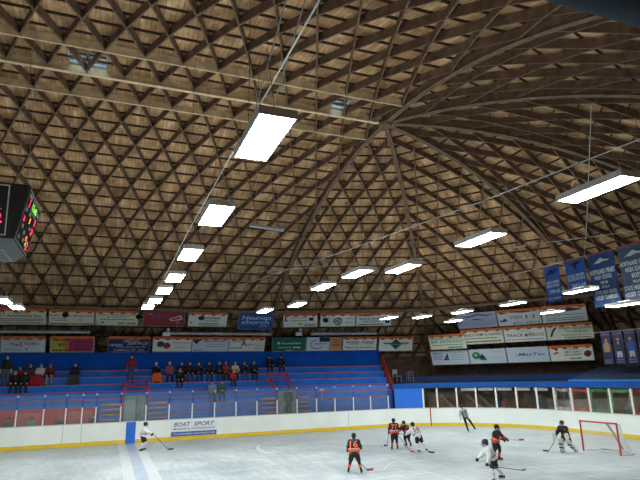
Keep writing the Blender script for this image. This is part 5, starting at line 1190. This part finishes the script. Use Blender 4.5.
# yaw helper: the figure faces -Y at 0; +X at +90 degrees
D = math.radians
g, J = player('p1', (1.80, 28.8, 0), D(80), 'white-jerseyed player by the blue line facing right with stick on the ice', False,
              P((.26, 0), ((.55, .12), (1.0, -.2)), ((.85, -.12), (1.15, .2)), ((.45, .05), (-.35, .03)), ((.15, -.06), (-.45, -.03))))
stick(None, (W(g, J, 'paL'), W(g, J, 'paR')), (3.0, 28.56, 0), 'dark stick reaching right from the player by the blue line')
g, J = player('p2', (8.3, 18.2, 0), D(152), 'black and orange player with 16 on the back, alone in front', True,
              P((.22, 0), ((.5, .30), (1.0, .25)), ((.7, -.30), (1.3, -.1)), ((.20, .26), (-.12, .26)), ((.20, -.26), (-.12, -.26))), '16', extra_cols=None)
stick(None, (W(g, J, 'paR'), W(g, J, 'paL')), (8.95, 18.55, 0), 'stick of the player wearing 16 with red blade', (170, 60, 60))
g, J = player('p3', (12.45, 22.8, 0), D(158), 'black and orange player with 77 on the back standing upright', True,
              P((.12, 0), ((.4, .25), (.9, .1)), ((.3, -.25), (.7, -.1)), ((.05, .10), (-.05, .12)), ((.05, -.10), (-.05, -.08))), '77')
stick(None, (W(g, J, 'paR'), W(g, J, 'paL')), (12.55, 23.75, .05), 'stick of the player wearing 77 pointing at the puck')
g, J = player('p4', (13.55, 23.5, 0), D(-60), 'black and orange player bending left with orange shoulders behind the white ten', True,
              P((.80, 0), ((.8, .2), (.9, .0)), ((.9, -.3), (1.1, -.2)), ((.5, .15), (-.5, .1)), ((.3, -.15), (-.6, -.1))), extra_cols=dict(yoke=1))
stick(None, (W(g, J, 'paL'), W(g, J, 'paR')), (12.75, 21.95, 0), 'long stick slanting down between the group of three, red tape', (190, 50, 60))
g, J = player('p5', (12.95, 21.55, 0), D(175), 'white-jerseyed player with 10 on the back leaning over his skates', False,
              P((.55, .30), ((.9, .5), (1.0, .2)), ((.8, -.5), (.9, -.3)), ((.45, -.15), (-.45, -.10)), ((.15, -.40), (-.45, -.45))), '10')
stick(None, (W(g, J, 'paL'), W(g, J, 'paR')), (13.3, 21.3, 0), 'short visible stick at the skates of the player wearing 10')
g, J = player('p7', (14.35, 18.1, 0), D(25), 'black and orange player skating toward the camera, stick held level', True,
              P((.30, .05), ((.5, .5), (.9, .7)), ((.6, -.1), (1.1, .6)), ((.35, .12), (-.2, .05)), ((.0, -.05), (-.35, .15))))
stick(None, (W(g, J, 'paR'), W(g, J, 'paL')), (15.3, 17.85, .70), 'level stick with a red blade tip held by the skating player', (205, 45, 75), (120, 120, 125))
g, J = player('p8', (11.55, 14.75, 0), D(-105), 'white-jerseyed player nearest the camera cut off by the lower edge', False,
              P((.58, 0), ((.1, .25), (.5, .1)), ((.5, -.2), (1.0, .1)), ((.45, .1), (-.2, .05)), ((-.35, -.12), (-.75, -.1))), extra_cols=dict(jersey=(205, 210, 212), helmet=(40, 50, 60)))
stick(None, (W(g, J, 'paL'), W(g, J, 'paL')+Vector((.25, -.02, -.08))), (12.6, 14.7, .25), 'grey stick trailing right of the nearest white player', (150, 155, 160), (90, 90, 95))
# referee
Jr = None
g, J = player('ref', (19.6, 27.2, 0), D(-20), 'referee in a grey striped shirt and black trousers leaning left on skates', False,
              P((.22, -.36), ((.2, .3), (.4, .1)), ((.3, -.2), (1.0, -.1)), ((.15, .58), (-.1, .56)), ((.1, .22), (-.15, .26))), H=1.50, kinds=['jacket', 'trousers', 'skates'], group='officials',
              extra_cols=dict(jacket=(150, 158, 162), trousers=(20, 20, 24)))
up, f, x, s = J['up'], J['f'], J['x'], J['s']
for t in (-.12, -.06, 0, .06, .12):
  for q in [('c', J['chest']+x*t+up*.12*s-f*(.145*s), J['pel']+x*t+up*.06*s-f*(.14*s), .018, .018), ('c', J['chest']+x*t+up*.12*s+f*(.145*s), J['pel']+x*t+up*.06*s+f*(.14*s), .018, .018)]: part(grow([q], .011, .003, 'stripe'), 'shirt_stripe', cm(40, 42, 46), g)
# goalie
g, J = player('p9', (18.25, 18.40, 0), D(-78), 'goalie in black and orange with big white pads at the net', True,
              P((.42, 0), ((.4, .45), (1.0, .35)), ((.5, -.35), (.8, -.1)), ((-.15, .25), (-.65, .28)), ((.55, -.15), (-.25, -.12))), goalie=True, kinds=['jersey', 'breezers', 'skates', 'gloves', 'face_mask'], extra_cols=dict(jersey=BLK, helmet=(40, 44, 48)))
s = J['s']; x, f, up = J['x'], J['f'], J['up']
for sd in 'LR':
    a, b = J['kn'+sd]+f*.05*s, J['an'+sd]+f*.05*s; t = unit(a-b)
    me = grow([('c', b-t*.03+x*q*.05, a+t*.14+x*q*.05, .075*s, .085*s) for q in (-1, 1)]+[('c', b+f*.02, b+f*.12*s-np.array((0, 0, .04)), .07*s, .05*s)], .014, .01, 'leg_pad'); part(me, 'leg_pad', cm(205, 208, 205), g)
    for q in [('c', b+t*.14+x*-.07+f*.06, b+t*.14+x*.07+f*.06, .03, .03), ('c', a-t*.02+x*-.07+f*.07, a-t*.02+x*.07+f*.07, .03, .03)]: part(grow([q], .012, .004, 'pad_strap'), 'pad_strap', cm(60, 70, 68), g)
part(grow([('e', J['paL'], (.11, .06, .14)), ('c', J['paL'], J['paL']+np.array((.04, -.05, -.1)), .07, .05)], .014, .01, 'catch_glove'), 'catch_glove', cm(200, 200, 198), g)
part(grow([('c', J['paR']+np.array((0, -.05, -.08)), J['paR']+np.array((0, -.05, .14)), .075, .075)], .014, .01, 'blocker'), 'blocker', cm(205, 205, 200), g)
for q in ([('c', J['shR']+f*.10*s, J['pel']+x*.12*s+up*.1*s+f*.16*s, .03, .03), ('c', J['shL']-f*.12*s, J['elL']-f*.04, .035, .03), ('c', J['shL']+f*.13*s, J['pel']+up*.05*s+f*.18*s, .028, .028)]): part(grow([q], .012, .005, 'jersey_stripe'), 'jersey_stripe', cm(*OR_), g)
stick(None, (W(g, J, 'paR'), W(g, J, 'paR')+Vector((-.12, 0, -.25))), (17.75, 18.95, 0), 'goalie stick resting flat left of the goal', (60, 66, 66), (60, 66, 66))
pk = MB().lathe([(0.001, 0), (.038, 0), (.038, .025), (0.001, .025)], 16).build('puck', M['black']); pk.location = (12.45, 24.1, .001); tag(pk, 'black puck on the ice left of the player wearing 77', 'puck')
wh = [0]
